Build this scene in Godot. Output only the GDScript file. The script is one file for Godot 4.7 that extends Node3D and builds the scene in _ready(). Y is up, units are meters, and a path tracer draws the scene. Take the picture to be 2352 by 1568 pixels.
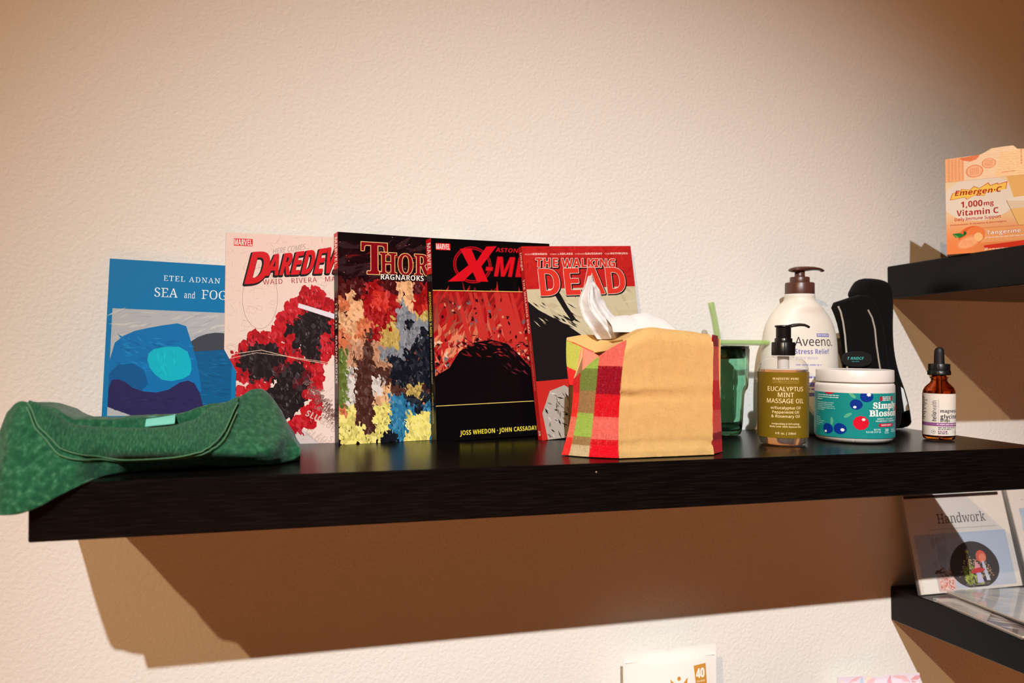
extends Node3D
# A gallery wall with staggered black-brown floating shelves. Metres, y up.
# The back wall is the plane z = 0; the long shelf's top meets it at y = 0, its left end is x = 0.

const DROOP := 0.03354          # the loaded long shelf sags forward a little
const UPPER_Y := 0.2444
const LOWER_Y := -0.2426
const SIDE_X := 1.1007
const SHELF_DEPTH := 0.26
const SHELF_THICK := 0.05

var sans: Font
var sans_bold: Font
var serif: Font
var serif_bold: Font
var rng := RandomNumberGenerator.new()
var taken := {}
var glyphs := {}

func _ready() -> void:
	rng.seed = 20
	view_and_light()
	fonts()
	room()
	shelves()
	books()
	sweater()
	tissue_box()
	glass_cup()
	body_wash()
	oil_bottle()
	jar()
	dropper()
	brace()
	vitamin_box()
	magazines()
	lower_goods()

# ---------------------------------------------------------------- camera, light

func view_and_light() -> void:
	var cam := Camera3D.new()
	cam.name = "camera"
	add_child(cam)
	cam.position = Vector3(0.2072, 0.08717, 1.03226)
	cam.rotation = Vector3(0.034865, -0.27627, -0.002086)
	var lens := CameraAttributesPhysical.new()
	lens.frustum_focal_length = 28.335
	lens.frustum_focus_distance = 0.98
	lens.exposure_aperture = 5.0
	lens.frustum_near = 0.05
	lens.frustum_far = 60.0
	cam.attributes = lens
	cam.near = 0.05
	cam.far = 60.0
	cam.fov = 45.907
	cam.current = true
	var env := Environment.new()
	env.background_mode = Environment.BG_COLOR
	env.background_color = Color(0.0, 0.0, 0.0)
	env.tonemap_mode = Environment.TONE_MAPPER_LINEAR
	env.tonemap_exposure = 1.0
	env.sdfgi_enabled = true
	env.ssao_enabled = true
	env.ssil_enabled = true
	var we := WorldEnvironment.new()
	we.name = "environment"
	we.environment = env
	add_child(we)
	# two track spotlights wash this wall, the right-hand one cooler; two more are added to bounce warm fill up off the wooden floor
	spot_head(Vector3(-1.02, 3.56, 4.86), Vector3(0.72, -0.50, 0.0), 45.5, 10.8, Color(0.945, 0.965, 0.985), "track spotlight with a cool white beam aimed at the shelf wall")
	spot_head(Vector3(-3.08, 3.56, 4.86), Vector3(0.60, -0.46, 0.0), 18.5, 12.5, Color(1.0, 0.84, 0.62), "track spotlight with a warm beam aimed at the shelf wall")
	spot_head(Vector3(0.9, 3.56, 4.86), Vector3(0.9, -1.35, 2.5), 66.0, 24.0, Color(1.0, 0.86, 0.70), "added fill spotlight aimed down at the floor, at the track's free end")
	spot_head(Vector3(-0.2, 3.56, 4.86), Vector3(-0.2, -1.35, 2.5), 66.0, 24.0, Color(1.0, 0.86, 0.70), "added fill spotlight aimed down at the floor, between two others")

func spot_head(at: Vector3, aim: Vector3, energy: float, angle: float, tint: Color, label: String) -> void:
	var o := thing("track_spotlight", label, "spotlight", "spotlights on the ceiling track")
	o.position = at
	o.look_at_from_position(at, aim, Vector3.UP)
	var black := mat(Color(0.02, 0.02, 0.02), 0.4)
	part("can", lathe([[[0.0, 0.16], [0.05, 0.155], [0.055, 0.14]], [[0.055, 0.14], [0.055, 0.0]], [[0.055, 0.0], [0.05, 0.0]], [[0.05, 0.0], [0.045, 0.03], [0.0, 0.03]]], 32, true), black, o).rotation.x = PI / 2
	var glow := mat(Color(1, 0.95, 0.85), 0.5)
	glow.emission_enabled = true
	glow.emission = tint
	glow.emission_energy_multiplier = 6.0
	var lens_disc := part("lens", lathe([[[0.0, 0.012], [0.044, 0.012]]], 32), glow, o)
	lens_disc.rotation.x = PI / 2
	var stem := part("stem", box_mesh(Vector3(0.02, 0.10, 0.02), 0.003), black, o)
	stem.global_transform = Transform3D(Basis.IDENTITY, at + (at - aim).normalized() * 0.08 + Vector3(0, 0.055, 0))
	var l := SpotLight3D.new()
	l.name = "beam"
	l.light_color = tint
	l.light_energy = energy
	l.light_size = 0.04
	l.spot_angle = angle
	l.spot_angle_attenuation = 1.0
	l.spot_range = 20.0
	l.spot_attenuation = 2.0
	l.shadow_enabled = true
	o.add_child(l)
	l.position = Vector3(0, 0, -0.02)

# ---------------------------------------------------------------- helpers: nodes

func fonts() -> void:
	sans = sys("Droid Sans", 400)
	sans_bold = sys("Droid Sans", 700)
	serif = sys("Droid Serif", 400)
	serif_bold = sys("Droid Serif", 700)

func sys(called: String, weight: int) -> Font:
	var f := SystemFont.new()
	f.font_names = PackedStringArray([called])
	f.font_weight = weight
	return f

func numbered(n: String) -> String:
	taken[n] = taken.get(n, -1) + 1
	return n if taken[n] == 0 else "%s_%03d" % [n, taken[n]]

func thing(called: String, label: String, category: String, group := "") -> Node3D:
	var o := Node3D.new()
	o.name = numbered(called)
	add_child(o)
	o.set_meta("label", label)
	o.set_meta("category", category)
	if group:
		o.set_meta("group", group)
	return o

func part(called: String, mesh: Mesh, material: Material, parent: Node3D, label := "") -> MeshInstance3D:
	var o := MeshInstance3D.new()
	o.name = called
	o.mesh = mesh
	if material:
		for i in mesh.get_surface_count():
			if mesh.surface_get_material(i) == null:
				o.set_surface_override_material(i, material)
	parent.add_child(o, true)
	if label:
		o.set_meta("label", label)
	return o

func struct(called: String, mesh: Mesh, material: Material, label: String, at := Vector3.ZERO) -> MeshInstance3D:
	var o := part(called, mesh, material, self, label)
	o.position = at
	o.set_meta("kind", "structure")
	o.set_meta("category", called.split("_")[0])
	return o

func mat(c: Color, rough := 0.6, spec := 0.5) -> StandardMaterial3D:
	var m := StandardMaterial3D.new()
	m.albedo_color = c
	m.roughness = rough
	m.metallic_specular = spec
	return m

func c8(r: int, g: int, b: int) -> Color:
	return Color(r / 255.0, g / 255.0, b / 255.0)

func print_mat(cv: Canvas, rough := 0.4) -> StandardMaterial3D:
	var m := mat(Color.WHITE, rough)
	m.albedo_texture = ImageTexture.create_from_image(cv.img)
	m.metallic_specular = 0.27
	m.texture_repeat = false
	return m

func noise_tex(freq: float, w: int, ramp: Array, octaves := 3, kind := FastNoiseLite.TYPE_SIMPLEX, sd := 3) -> NoiseTexture2D:
	var n := FastNoiseLite.new()
	n.noise_type = kind
	n.frequency = freq
	n.fractal_octaves = octaves
	n.seed = sd
	var t := NoiseTexture2D.new()
	t.width = w
	t.height = w
	t.seamless = true
	t.noise = n
	if ramp:
		var g := Gradient.new()
		g.offsets = PackedFloat32Array(ramp[0])
		g.colors = PackedColorArray(ramp[1])
		t.color_ramp = g
	return t

func glass(c: Color, ior := 0.05, rough := 0.0) -> StandardMaterial3D:
	var m := mat(c, rough)
	m.albedo_color.a = 0.0
	m.refraction_enabled = true
	m.refraction_scale = ior
	return m

# a point on the long shelf: x along it, v out from the wall, h above it
func on_shelf(x: float, v: float, h := 0.0) -> Vector3:
	return Vector3(x, -v * sin(DROOP) + h * cos(DROOP), v * cos(DROOP) + h * sin(DROOP))

func shelf_basis(turn := 0.0) -> Basis:
	return Basis(Vector3.RIGHT, DROOP) * Basis(Vector3.UP, turn)

# ---------------------------------------------------------------- helpers: meshes

func box_mesh(size: Vector3, b := 0.001) -> ArrayMesh:
	var st := SurfaceTool.new()
	st.begin(Mesh.PRIMITIVE_TRIANGLES)
	st.set_smooth_group(-1)
	var h := size / 2
	var ax := [Vector3.RIGHT, Vector3.UP, Vector3.BACK]
	var hs := [h.x, h.y, h.z]
	for i in 3:
		for s in [-1.0, 1.0]:
			var j := (i + 1) % 3
			var k := (i + 2) % 3
			var c: Vector3 = ax[i] * hs[i] * s
			var u: Vector3 = ax[j] * (hs[j] - b)
			var w: Vector3 = ax[k] * (hs[k] - b)
			quad_out(st, [c - u - w, c + u - w, c + u + w, c - u + w], ax[i] * s)
			for t in [-1.0, 1.0]:     # bevels between axis i and axis j
				var n: Vector3 = (ax[i] * s + ax[j] * t).normalized()
				var p: Vector3 = ax[i] * hs[i] * s + ax[j] * (hs[j] - b) * t
				var q: Vector3 = ax[i] * (hs[i] - b) * s + ax[j] * hs[j] * t
				quad_out(st, [p - w, q - w, q + w, p + w], n)
	for sx in [-1.0, 1.0]:
		for sy in [-1.0, 1.0]:
			for sz in [-1.0, 1.0]:
				tri_out(st, [Vector3(h.x * sx, (h.y - b) * sy, (h.z - b) * sz), Vector3((h.x - b) * sx, h.y * sy, (h.z - b) * sz), Vector3((h.x - b) * sx, (h.y - b) * sy, h.z * sz)], Vector3(sx, sy, sz))
	st.generate_normals()
	return st.commit()

func tri_out(st: SurfaceTool, p: Array, n: Vector3) -> void:
	var a: Vector3 = p[0]
	var b: Vector3 = p[1]
	var c: Vector3 = p[2]
	if (a - c).cross(a - b).dot(n) < 0:
		var t := b
		b = c
		c = t
	for v in [a, b, c]:
		st.add_vertex(v)

func quad_out(st: SurfaceTool, p: Array, n: Vector3) -> void:
	tri_out(st, [p[0], p[1], p[2]], n)
	tri_out(st, [p[0], p[2], p[3]], n)

# profile: strips of [radius, height]; each strip is smooth, strips meet in creases
func lathe(strips: Array, seg := 48, flip := false, rib := 0.0, squash := 1.0) -> ArrayMesh:
	var st := SurfaceTool.new()
	st.begin(Mesh.PRIMITIVE_TRIANGLES)
	var g := 1
	for s in strips:
		st.set_smooth_group(g)
		g += 1
		for i in s.size() - 1:
			for k in seg:
				var a := TAU * k / seg
				var b := TAU * (k + 1) / seg
				var f0 := 1.0 - rib * (k % 2)
				var f1 := 1.0 - rib * ((k + 1) % 2)
				var p := [ring(s[i + 1], a, f0, squash), ring(s[i + 1], b, f1, squash), ring(s[i], b, f1, squash), ring(s[i], a, f0, squash)]
				var uv := [Vector2(float(k) / seg, 1.0 - (i + 1.0) / s.size()), Vector2((k + 1.0) / seg, 1.0 - (i + 1.0) / s.size()), Vector2((k + 1.0) / seg, 1.0 - float(i) / s.size()), Vector2(float(k) / seg, 1.0 - float(i) / s.size())]
				var order := [0, 1, 2, 0, 2, 3]
				if flip:
					order = [0, 2, 1, 0, 3, 2]
				for t in 2:
					var q := [order[t * 3], order[t * 3 + 1], order[t * 3 + 2]]
					if (p[q[0]] as Vector3).distance_squared_to(p[q[1]]) < 1e-14 or (p[q[1]] as Vector3).distance_squared_to(p[q[2]]) < 1e-14 or (p[q[0]] as Vector3).distance_squared_to(p[q[2]]) < 1e-14:
						continue
					for n in q:
						st.set_uv(uv[n])
						st.add_vertex(p[n])
	st.generate_normals()
	return st.commit()

func ring(p: Array, a: float, f: float, squash: float) -> Vector3:
	return Vector3(p[0] * f * sin(a), p[1], p[0] * f * cos(a) * squash)

# a curved label: arc of an ellipse (rx, rz), uv over it; v runs down
func label_arc(rx: float, rz: float, y0: float, y1: float, a0: float, a1: float, n := 48, rows := 1, bottle_taper := false) -> ArrayMesh:
	var st := SurfaceTool.new()
	st.begin(Mesh.PRIMITIVE_TRIANGLES)
	for j in rows:
		for i in n:
			var cs := [[i, j], [i + 1, j], [i + 1, j + 1], [i, j + 1]]
			for q in [0, 1, 2, 0, 2, 3]:
				var u: float = float(cs[q][0]) / n
				var w: float = float(cs[q][1]) / rows
				var a := lerpf(a0, a1, u)
				var y := lerpf(y1, y0, w)
				var f: float = wash_radius(y) / 0.0583 if bottle_taper else 1.0
				st.set_uv(Vector2(u, w))
				st.add_vertex(Vector3(rx * f * sin(a), y, rz * f * cos(a)))
	st.generate_normals()
	return st.commit()

# grid of points rows x cols; seen from the outside, rows run down and columns run right
func sheet(rows: Array, closed := false, capped := false, uv_scale := Vector2.ONE) -> ArrayMesh:
	var st := SurfaceTool.new()
	st.begin(Mesh.PRIMITIVE_TRIANGLES)
	st.set_smooth_group(1)
	var nr := rows.size()
	var nc: int = rows[0].size()
	for j in nr - 1:
		for i in (nc if closed else nc - 1):
			var i1 := (i + 1) % nc
			var p := [rows[j][i], rows[j][i1], rows[j + 1][i1], rows[j + 1][i]]
			var uv := [Vector2(float(i) / (nc - 1), float(j) / (nr - 1)), Vector2(float(i + 1) / (nc - 1), float(j) / (nr - 1)), Vector2(float(i + 1) / (nc - 1), float(j + 1) / (nr - 1)), Vector2(float(i) / (nc - 1), float(j + 1) / (nr - 1))]
			for q in [0, 1, 2, 0, 2, 3]:
				st.set_uv(uv[q] * uv_scale)
				st.add_vertex(p[q])
	if capped:
		for e in [0, nr - 1]:
			var mid := Vector3.ZERO
			for p in rows[e]:
				mid += p / nc
			st.set_smooth_group(2 + e)
			for i in nc:
				var a: Vector3 = rows[e][i]
				var b: Vector3 = rows[e][(i + 1) % nc]
				for v in ([mid, b, a] if e == 0 else [mid, a, b]):
					st.set_uv(Vector2.ZERO)
					st.add_vertex(v)
	st.generate_normals()
	return st.commit()

# the same grid given a thickness along its normals
func thick_sheet(rows: Array, t: float, uvs := []) -> ArrayMesh:
	var nr := rows.size()
	var nc: int = rows[0].size()
	var back := []
	for j in nr:
		var r := []
		for i in nc:
			var du: Vector3 = rows[j][mini(i + 1, nc - 1)] - rows[j][maxi(i - 1, 0)]
			var dv: Vector3 = rows[mini(j + 1, nr - 1)][i] - rows[maxi(j - 1, 0)][i]
			r.append(rows[j][i] - dv.cross(du).normalized() * t)
		back.append(r)
	var st := SurfaceTool.new()
	st.begin(Mesh.PRIMITIVE_TRIANGLES)
	for side in 2:
		st.set_smooth_group(1 + side)
		var g: Array = rows if side == 0 else back
		for j in nr - 1:
			for i in nc - 1:
				var cs := [[i, j], [i + 1, j], [i + 1, j + 1], [i, j + 1]]
				for q in ([0, 1, 2, 0, 2, 3] if side == 0 else [0, 2, 1, 0, 3, 2]):
					st.set_uv(uvs[cs[q][1]][cs[q][0]] if uvs else Vector2(float(cs[q][0]) / (nc - 1), float(cs[q][1]) / (nr - 1)))
					st.add_vertex(g[cs[q][1]][cs[q][0]])
	st.set_smooth_group(3)
	var rim := []
	for i in nc:
		rim.append([i, 0])
	for j in range(1, nr):
		rim.append([nc - 1, j])
	for i in range(nc - 2, -1, -1):
		rim.append([i, nr - 1])
	for j in range(nr - 2, 0, -1):
		rim.append([0, j])
	for k in rim.size():
		var a: Array = rim[k]
		var b: Array = rim[(k + 1) % rim.size()]
		var p := [rows[a[1]][a[0]], back[a[1]][a[0]], back[b[1]][b[0]], rows[b[1]][b[0]]]
		var w := [a, a, b, b]
		for q in [0, 1, 2, 0, 2, 3]:
			st.set_uv(uvs[w[q][1]][w[q][0]] if uvs else Vector2(float(w[q][0]) / (nc - 1), float(w[q][1]) / (nr - 1)))
			st.add_vertex(p[q])
	st.generate_normals()
	return st.commit()

func tube(path: Array, radii: Array, seg := 12, flat := 1.0) -> ArrayMesh:
	var rows := []
	var up := Vector3(0.3, 0.2, 1).normalized()
	for i in path.size():
		var d: Vector3 = (path[mini(i + 1, path.size() - 1)] - path[maxi(i - 1, 0)]).normalized()
		var x := up.cross(d).normalized()
		var y := d.cross(x).normalized()
		var r: float = radii[mini(i, radii.size() - 1)]
		var row := []
		for k in seg:
			var a := TAU * k / seg
			row.append(path[i] + x * r * cos(a) + y * r * flat * sin(a))
		rows.append(row)
	return sheet(rows, true, true)

func hollow_tube(path: Array, r0: float, r1: float, seg := 20) -> ArrayMesh:
	var st := SurfaceTool.new()
	st.begin(Mesh.PRIMITIVE_TRIANGLES)
	var up := Vector3(0.1, 0.1, 1).normalized()
	var outer := []
	var inner := []
	for i in path.size():
		var d: Vector3 = (path[mini(i + 1, path.size() - 1)] - path[maxi(i - 1, 0)]).normalized()
		var x := up.cross(d).normalized()
		var y := d.cross(x).normalized()
		var o := []
		var n := []
		for k in seg:
			var a := TAU * k / seg
			o.append(path[i] + (x * cos(a) + y * sin(a)) * r0)
			n.append(path[i] + (x * cos(a) + y * sin(a)) * r1)
		outer.append(o)
		inner.append(n)
	for i in path.size() - 1:
		for k in seg:
			var k1 := (k + 1) % seg
			st.set_smooth_group(1)
			for v in [outer[i][k], outer[i][k1], outer[i + 1][k1], outer[i][k], outer[i + 1][k1], outer[i + 1][k]]:
				st.add_vertex(v)
			st.set_smooth_group(2)
			for v in [inner[i][k], inner[i + 1][k1], inner[i][k1], inner[i][k], inner[i + 1][k], inner[i + 1][k1]]:
				st.add_vertex(v)
	for e in [0, path.size() - 1]:
		st.set_smooth_group(3 + e)
		for k in seg:
			var k1 := (k + 1) % seg
			for v in ([outer[e][k], inner[e][k], inner[e][k1], outer[e][k], inner[e][k1], outer[e][k1]] if e == 0 else [outer[e][k], inner[e][k1], inner[e][k], outer[e][k], outer[e][k1], inner[e][k1]]):
				st.add_vertex(v)
	st.generate_normals()
	return st.commit()

# outline (counter-clockwise or not) in x, y; rounded edges of radius b; from z = -d/2 to d/2
func puffy(outline: Array, d: float, b: float, steps := 4, uv_box := Rect2()) -> ArrayMesh:
	var pts := PackedVector2Array(outline)
	if Geometry2D.is_polygon_clockwise(pts):
		pts.reverse()
	var n := pts.size()
	var inward := PackedVector2Array()
	for i in n:
		var e0 := (pts[i] - pts[(i + n - 1) % n]).normalized()
		var e1 := (pts[(i + 1) % n] - pts[i]).normalized()
		var m := (Vector2(-e0.y, e0.x) + Vector2(-e1.y, e1.x))
		m = m.normalized() / maxf(0.5, m.length() / 2)
		inward.append(m)
	var st := SurfaceTool.new()
	st.begin(Mesh.PRIMITIVE_TRIANGLES)
	st.set_smooth_group(1)
	var rings := []
	for s in range(-steps, steps + 1):
		var a := PI / 2 * s / steps
		var row := []
		for i in n:
			var p := pts[i] + inward[i] * b * (1.0 - cos(a))
			row.append(Vector3(p.x, p.y, sin(a) * d / 2))
		rings.append(row)
	for j in rings.size() - 1:
		for i in n:
			var i1 := (i + 1) % n
			var p := [rings[j + 1][i], rings[j + 1][i1], rings[j][i1], rings[j][i]]
			for q in [0, 2, 1, 0, 3, 2]:
				put_uv(st, p[q], uv_box)
	for e in [0, rings.size() - 1]:
		st.set_smooth_group(2 + e)
		var flat := PackedVector2Array()
		for p in rings[e]:
			flat.append(Vector2(p.x, p.y))
		var tri := Geometry2D.triangulate_polygon(flat)
		for k in range(0, tri.size(), 3):
			var f := [rings[e][tri[k]], rings[e][tri[k + 1]], rings[e][tri[k + 2]]]
			var nn := Vector3(0, 0, -1 if e == 0 else 1)
			if ((f[0] - f[2]) as Vector3).cross(f[0] - f[1]).dot(nn) < 0:
				f = [f[0], f[2], f[1]]
			for p in f:
				put_uv(st, p, uv_box)
	st.generate_normals()
	return st.commit()

func put_uv(st: SurfaceTool, p: Vector3, r: Rect2) -> void:
	if r.size.x > 0:
		st.set_uv(Vector2((p.x - r.position.x) / r.size.x, 1.0 - (p.y - r.position.y) / r.size.y))
	st.add_vertex(p)

# box from corner a to corner b whose +z face alone carries a print
func printed_slab(a: Vector3, b: Vector3, face: Material, rest: Material) -> ArrayMesh:
	var st := SurfaceTool.new()
	st.begin(Mesh.PRIMITIVE_TRIANGLES)
	st.set_smooth_group(-1)
	var p := [Vector3(a.x, b.y, b.z), Vector3(b.x, b.y, b.z), Vector3(b.x, a.y, b.z), Vector3(a.x, a.y, b.z)]
	var uv := [Vector2(0, 0), Vector2(1, 0), Vector2(1, 1), Vector2(0, 1)]
	for q in [0, 1, 2, 0, 2, 3]:
		st.set_uv(uv[q])
		st.add_vertex(p[q])
	st.generate_normals()
	st.set_material(face)
	var m := st.commit()
	st = SurfaceTool.new()
	st.begin(Mesh.PRIMITIVE_TRIANGLES)
	st.set_smooth_group(-1)
	var q := [Vector3(a.x, b.y, a.z), Vector3(b.x, b.y, a.z), Vector3(b.x, a.y, a.z), Vector3(a.x, a.y, a.z)]
	quad_out(st, q, Vector3.FORWARD)
	quad_out(st, [p[0], p[1], q[1], q[0]], Vector3.UP)
	quad_out(st, [p[3], p[2], q[2], q[3]], Vector3.DOWN)
	quad_out(st, [p[0], p[3], q[3], q[0]], Vector3.LEFT)
	quad_out(st, [p[1], p[2], q[2], q[1]], Vector3.RIGHT)
	st.generate_normals()
	st.set_material(rest)
	st.commit(m)
	return m

func curve_at(keys: Array, x: float) -> Array:      # keys: [x, a, b, ...] with smooth interpolation
	if x <= keys[0][0]:
		return keys[0].slice(1)
	for i in keys.size() - 1:
		if x <= keys[i + 1][0]:
			var t: float = (x - keys[i][0]) / (keys[i + 1][0] - keys[i][0])
			var out := []
			for c in range(1, keys[i].size()):
				var p0: float = keys[maxi(i - 1, 0)][c]
				var p3: float = keys[mini(i + 2, keys.size() - 1)][c]
				var p1: float = keys[i][c]
				var p2: float = keys[i + 1][c]
				var m1 := (p2 - p0) * 0.4
				var m2 := (p3 - p1) * 0.4
				out.append((2 * t * t * t - 3 * t * t + 1) * p1 + (t * t * t - 2 * t * t + t) * m1 + (3 * t * t - 2 * t * t * t) * p2 + (t * t * t - t * t) * m2)
			return out
	return keys[-1].slice(1)

# ---------------------------------------------------------------- flat print

class Canvas:
	var img: Image
	var k: float
	var w: float
	var h: float
	var host: Node3D

	func _init(owner_node: Node3D, width: float, height: float, scale: float, c: Color) -> void:
		host = owner_node
		w = width
		h = height
		k = scale
		img = Image.create(int(width * scale), int(height * scale), false, Image.FORMAT_RGB8)
		img.fill(c)

	func rect(x: float, y: float, ww: float, hh: float, c: Color) -> void:
		img.fill_rect(Rect2i(int(round(x * k)), int(round(y * k)), maxi(1, int(round(ww * k))), maxi(1, int(round(hh * k)))), c)

	func poly(pts: Array, c: Color) -> void:
		var lo := INF
		var hi := -INF
		for p in pts:
			lo = minf(lo, p.y * k)
			hi = maxf(hi, p.y * k)
		var n := pts.size()
		for y in range(maxi(0, int(floor(lo))), mini(img.get_height(), int(ceil(hi)) + 1)):
			var yy := y + 0.5
			var xs: Array[float] = []
			for i in n:
				var a: Vector2 = pts[i] * k
				var b: Vector2 = pts[(i + 1) % n] * k
				if (a.y <= yy) != (b.y <= yy):
					xs.append(a.x + (yy - a.y) / (b.y - a.y) * (b.x - a.x))
			xs.sort()
			for i in range(0, xs.size() - 1, 2):
				var x0 := int(ceil(xs[i] - 0.5))
				var x1 := int(ceil(xs[i + 1] - 0.5))
				if x1 > x0:
					img.fill_rect(Rect2i(x0, y, x1 - x0, 1), c)

	func soft(pts: Array, c: Color) -> void:
		poly(host.rounded(pts, 1), c)

	# a mosaic of brush marks: each letter of the rows names a colour of its patch
	func mosaic(rows: Array, legend: Dictionary, box: Rect2, r: RandomNumberGenerator) -> void:
		var cw: float = box.size.x / rows[0].length()
		var ch: float = box.size.y / rows.size()
		for step in [[1500, 34.0, 11.0, 0.10], [1700, 20.0, 5.5, 0.16], [700, 12.0, 2.0, 0.34]]:
			for i in step[0]:
				var p := Vector2(r.randf_range(0, box.size.x - 0.01), r.randf_range(0, box.size.y - 0.01))
				var q := p + Vector2(r.randf_range(-0.25, 0.25) * cw, r.randf_range(-0.25, 0.25) * ch)
				var row: String = rows[clampi(int(q.y / ch), 0, rows.size() - 1)]
				var key := row[clampi(int(q.x / cw), 0, row.length() - 1)]
				if not legend.has(key):
					continue
				var c: Color = legend[key]
				c = c.lightened(r.randf_range(0.0, step[3])) if r.randf() < 0.45 else c.darkened(r.randf_range(0.0, step[3] * 1.4))
				var d: Vector2 = Vector2.from_angle(r.randf_range(0.7, 2.0)) * step[1] * r.randf_range(0.5, 1.0)
				var nn: Vector2 = d.orthogonal().normalized() * step[2] * r.randf_range(0.5, 1.0)
				var o := box.position + p
				poly([o - d / 2, o - d * 0.2 + nn, o + d * 0.3 + nn * 0.8, o + d / 2, o + d * 0.15 - nn, o - d * 0.3 - nn * 0.7], c)

	func blob(cx: float, cy: float, rx: float, ry: float, c: Color, rot := 0.0, wob := 0.0, lobes := 0) -> void:
		var pts := []
		for i in 40:
			var a := TAU * i / 40
			var f := 1.0 + wob * cos(a * lobes)
			pts.append(Vector2(cx, cy) + Vector2(rx * f * cos(a), ry * f * sin(a)).rotated(rot))
		poly(pts, c)

	func line(pts: Array, width: float, c: Color) -> void:
		for i in pts.size() - 1:
			var a: Vector2 = pts[i]
			var b: Vector2 = pts[i + 1]
			var n := (b - a).orthogonal().normalized() * width / 2
			poly([a + n, b + n, b - n, a - n], c)

	# baseline-left (or centre, right) at pos; cap is the height of a capital
	func text(t: String, font: Font, cap: float, pos: Vector2, c: Color, o := {}) -> void:
		var vs: PackedVector3Array = host.letter_shapes(t, font, o.get("sp", 0))
		if vs.is_empty():
			return
		var x0 := INF
		var x1 := -INF
		for v in vs:
			x0 = minf(x0, v.x)
			x1 = maxf(x1, v.x)
		var f := cap / 46.0
		var sx: float = f * o.get("sx", 1.0)
		if o.has("w"):
			sx = o.w / (x1 - x0)
		var shift: float = -(x1 - x0) * sx * [0.0, 0.5, 1.0][o.get("al", 0)]
		var sh: float = o.get("sh", 0.0)
		var rot: float = o.get("rot", 0.0)
		var grow: float = o.get("grow", 0.0)     # letters get taller towards the end (or the start)
		var total := maxf(1.0, x1 - x0)
		var pts := PackedVector2Array()
		pts.resize(vs.size())
		for i in vs.size():
			var gy := (vs[i].y + 22.0) * f * (1.0 + grow * (vs[i].x - x0) / total)
			pts[i] = pos + Vector2((vs[i].x - x0) * sx + shift + gy * sh, -gy).rotated(rot)
		var offs := [Vector2.ZERO]
		if o.has("out"):
			for a in 12:
				var d: Vector2 = Vector2.from_angle(TAU * a / 12) * o.out
				tris(pts, d + o.get("drop", Vector2.ZERO), o.out_c)
		if o.get("weight", 0.0) > 0.0:
			for a in 6:
				tris(pts, Vector2.from_angle(TAU * a / 6) * o.weight, c)
		tris(pts, offs[0], c)

	func tris(pts: PackedVector2Array, d: Vector2, c: Color) -> void:
		for i in range(0, pts.size() - 2, 3):
			var a := (pts[i] + d) * k
			var b := (pts[i + 1] + d) * k
			var e := (pts[i + 2] + d) * k
			var lo := maxi(0, int(ceil(minf(a.y, minf(b.y, e.y)) - 0.5)))
			var hi := mini(img.get_height() - 1, int(floor(maxf(a.y, maxf(b.y, e.y)) - 0.5)))
			for y in range(lo, hi + 1):
				var yy := y + 0.5
				var x0 := INF
				var x1 := -INF
				for s in 3:
					var p := a if s == 0 else (b if s == 1 else e)
					var q := b if s == 0 else (e if s == 1 else a)
					if (p.y <= yy) != (q.y <= yy):
						var x := p.x + (yy - p.y) / (q.y - p.y) * (q.x - p.x)
						x0 = minf(x0, x)
						x1 = maxf(x1, x)
				if x1 > x0:
					var l := int(ceil(x0 - 0.5))
					var r := int(ceil(x1 - 0.5))
					if r > l:
						img.fill_rect(Rect2i(l, y, r - l, 1), c)

	# fine print too small to read: word-long marks
	func fine_print(x: float, y: float, ww: float, hh: float, c: Color, r: RandomNumberGenerator) -> void:
		var at := x
		while at < x + ww:
			var l := minf(r.randf_range(1.2, 4.0) * hh, x + ww - at)
			rect(at, y - hh, l, hh * 0.8, c)
			at += l + hh * 0.6

	# loose brush strokes inside a box, for painted or mottled print
	func strokes(box: Rect2, n: int, length: float, width: float, colors: Array, dir: float, spread: float, r: RandomNumberGenerator) -> void:
		for i in n:
			var p := Vector2(r.randf_range(box.position.x, box.end.x), r.randf_range(box.position.y, box.end.y))
			var d := Vector2.from_angle(dir + r.randf_range(-spread, spread)) * length * r.randf_range(0.4, 1.0)
			var nn := d.orthogonal().normalized() * width * r.randf_range(0.3, 1.0)
			poly([p - d / 2, p + nn, p + d / 2, p - nn], colors[r.randi() % colors.size()])

func letter_shapes(t: String, font: Font, spacing: int) -> PackedVector3Array:
	var key := "%s|%d|%d" % [t, font.get_instance_id(), spacing]
	if not glyphs.has(key):
		var fv := FontVariation.new()
		fv.base_font = font
		fv.spacing_glyph = spacing
		var m := TextMesh.new()
		m.font = fv
		m.font_size = 64
		m.pixel_size = 1.0
		m.depth = 0.0
		m.curve_step = 2.0
		m.horizontal_alignment = HORIZONTAL_ALIGNMENT_LEFT
		m.text = t
		glyphs[key] = m.get_mesh_arrays()[Mesh.ARRAY_VERTEX]
	return glyphs[key]

# ---------------------------------------------------------------- room and shelves

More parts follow.
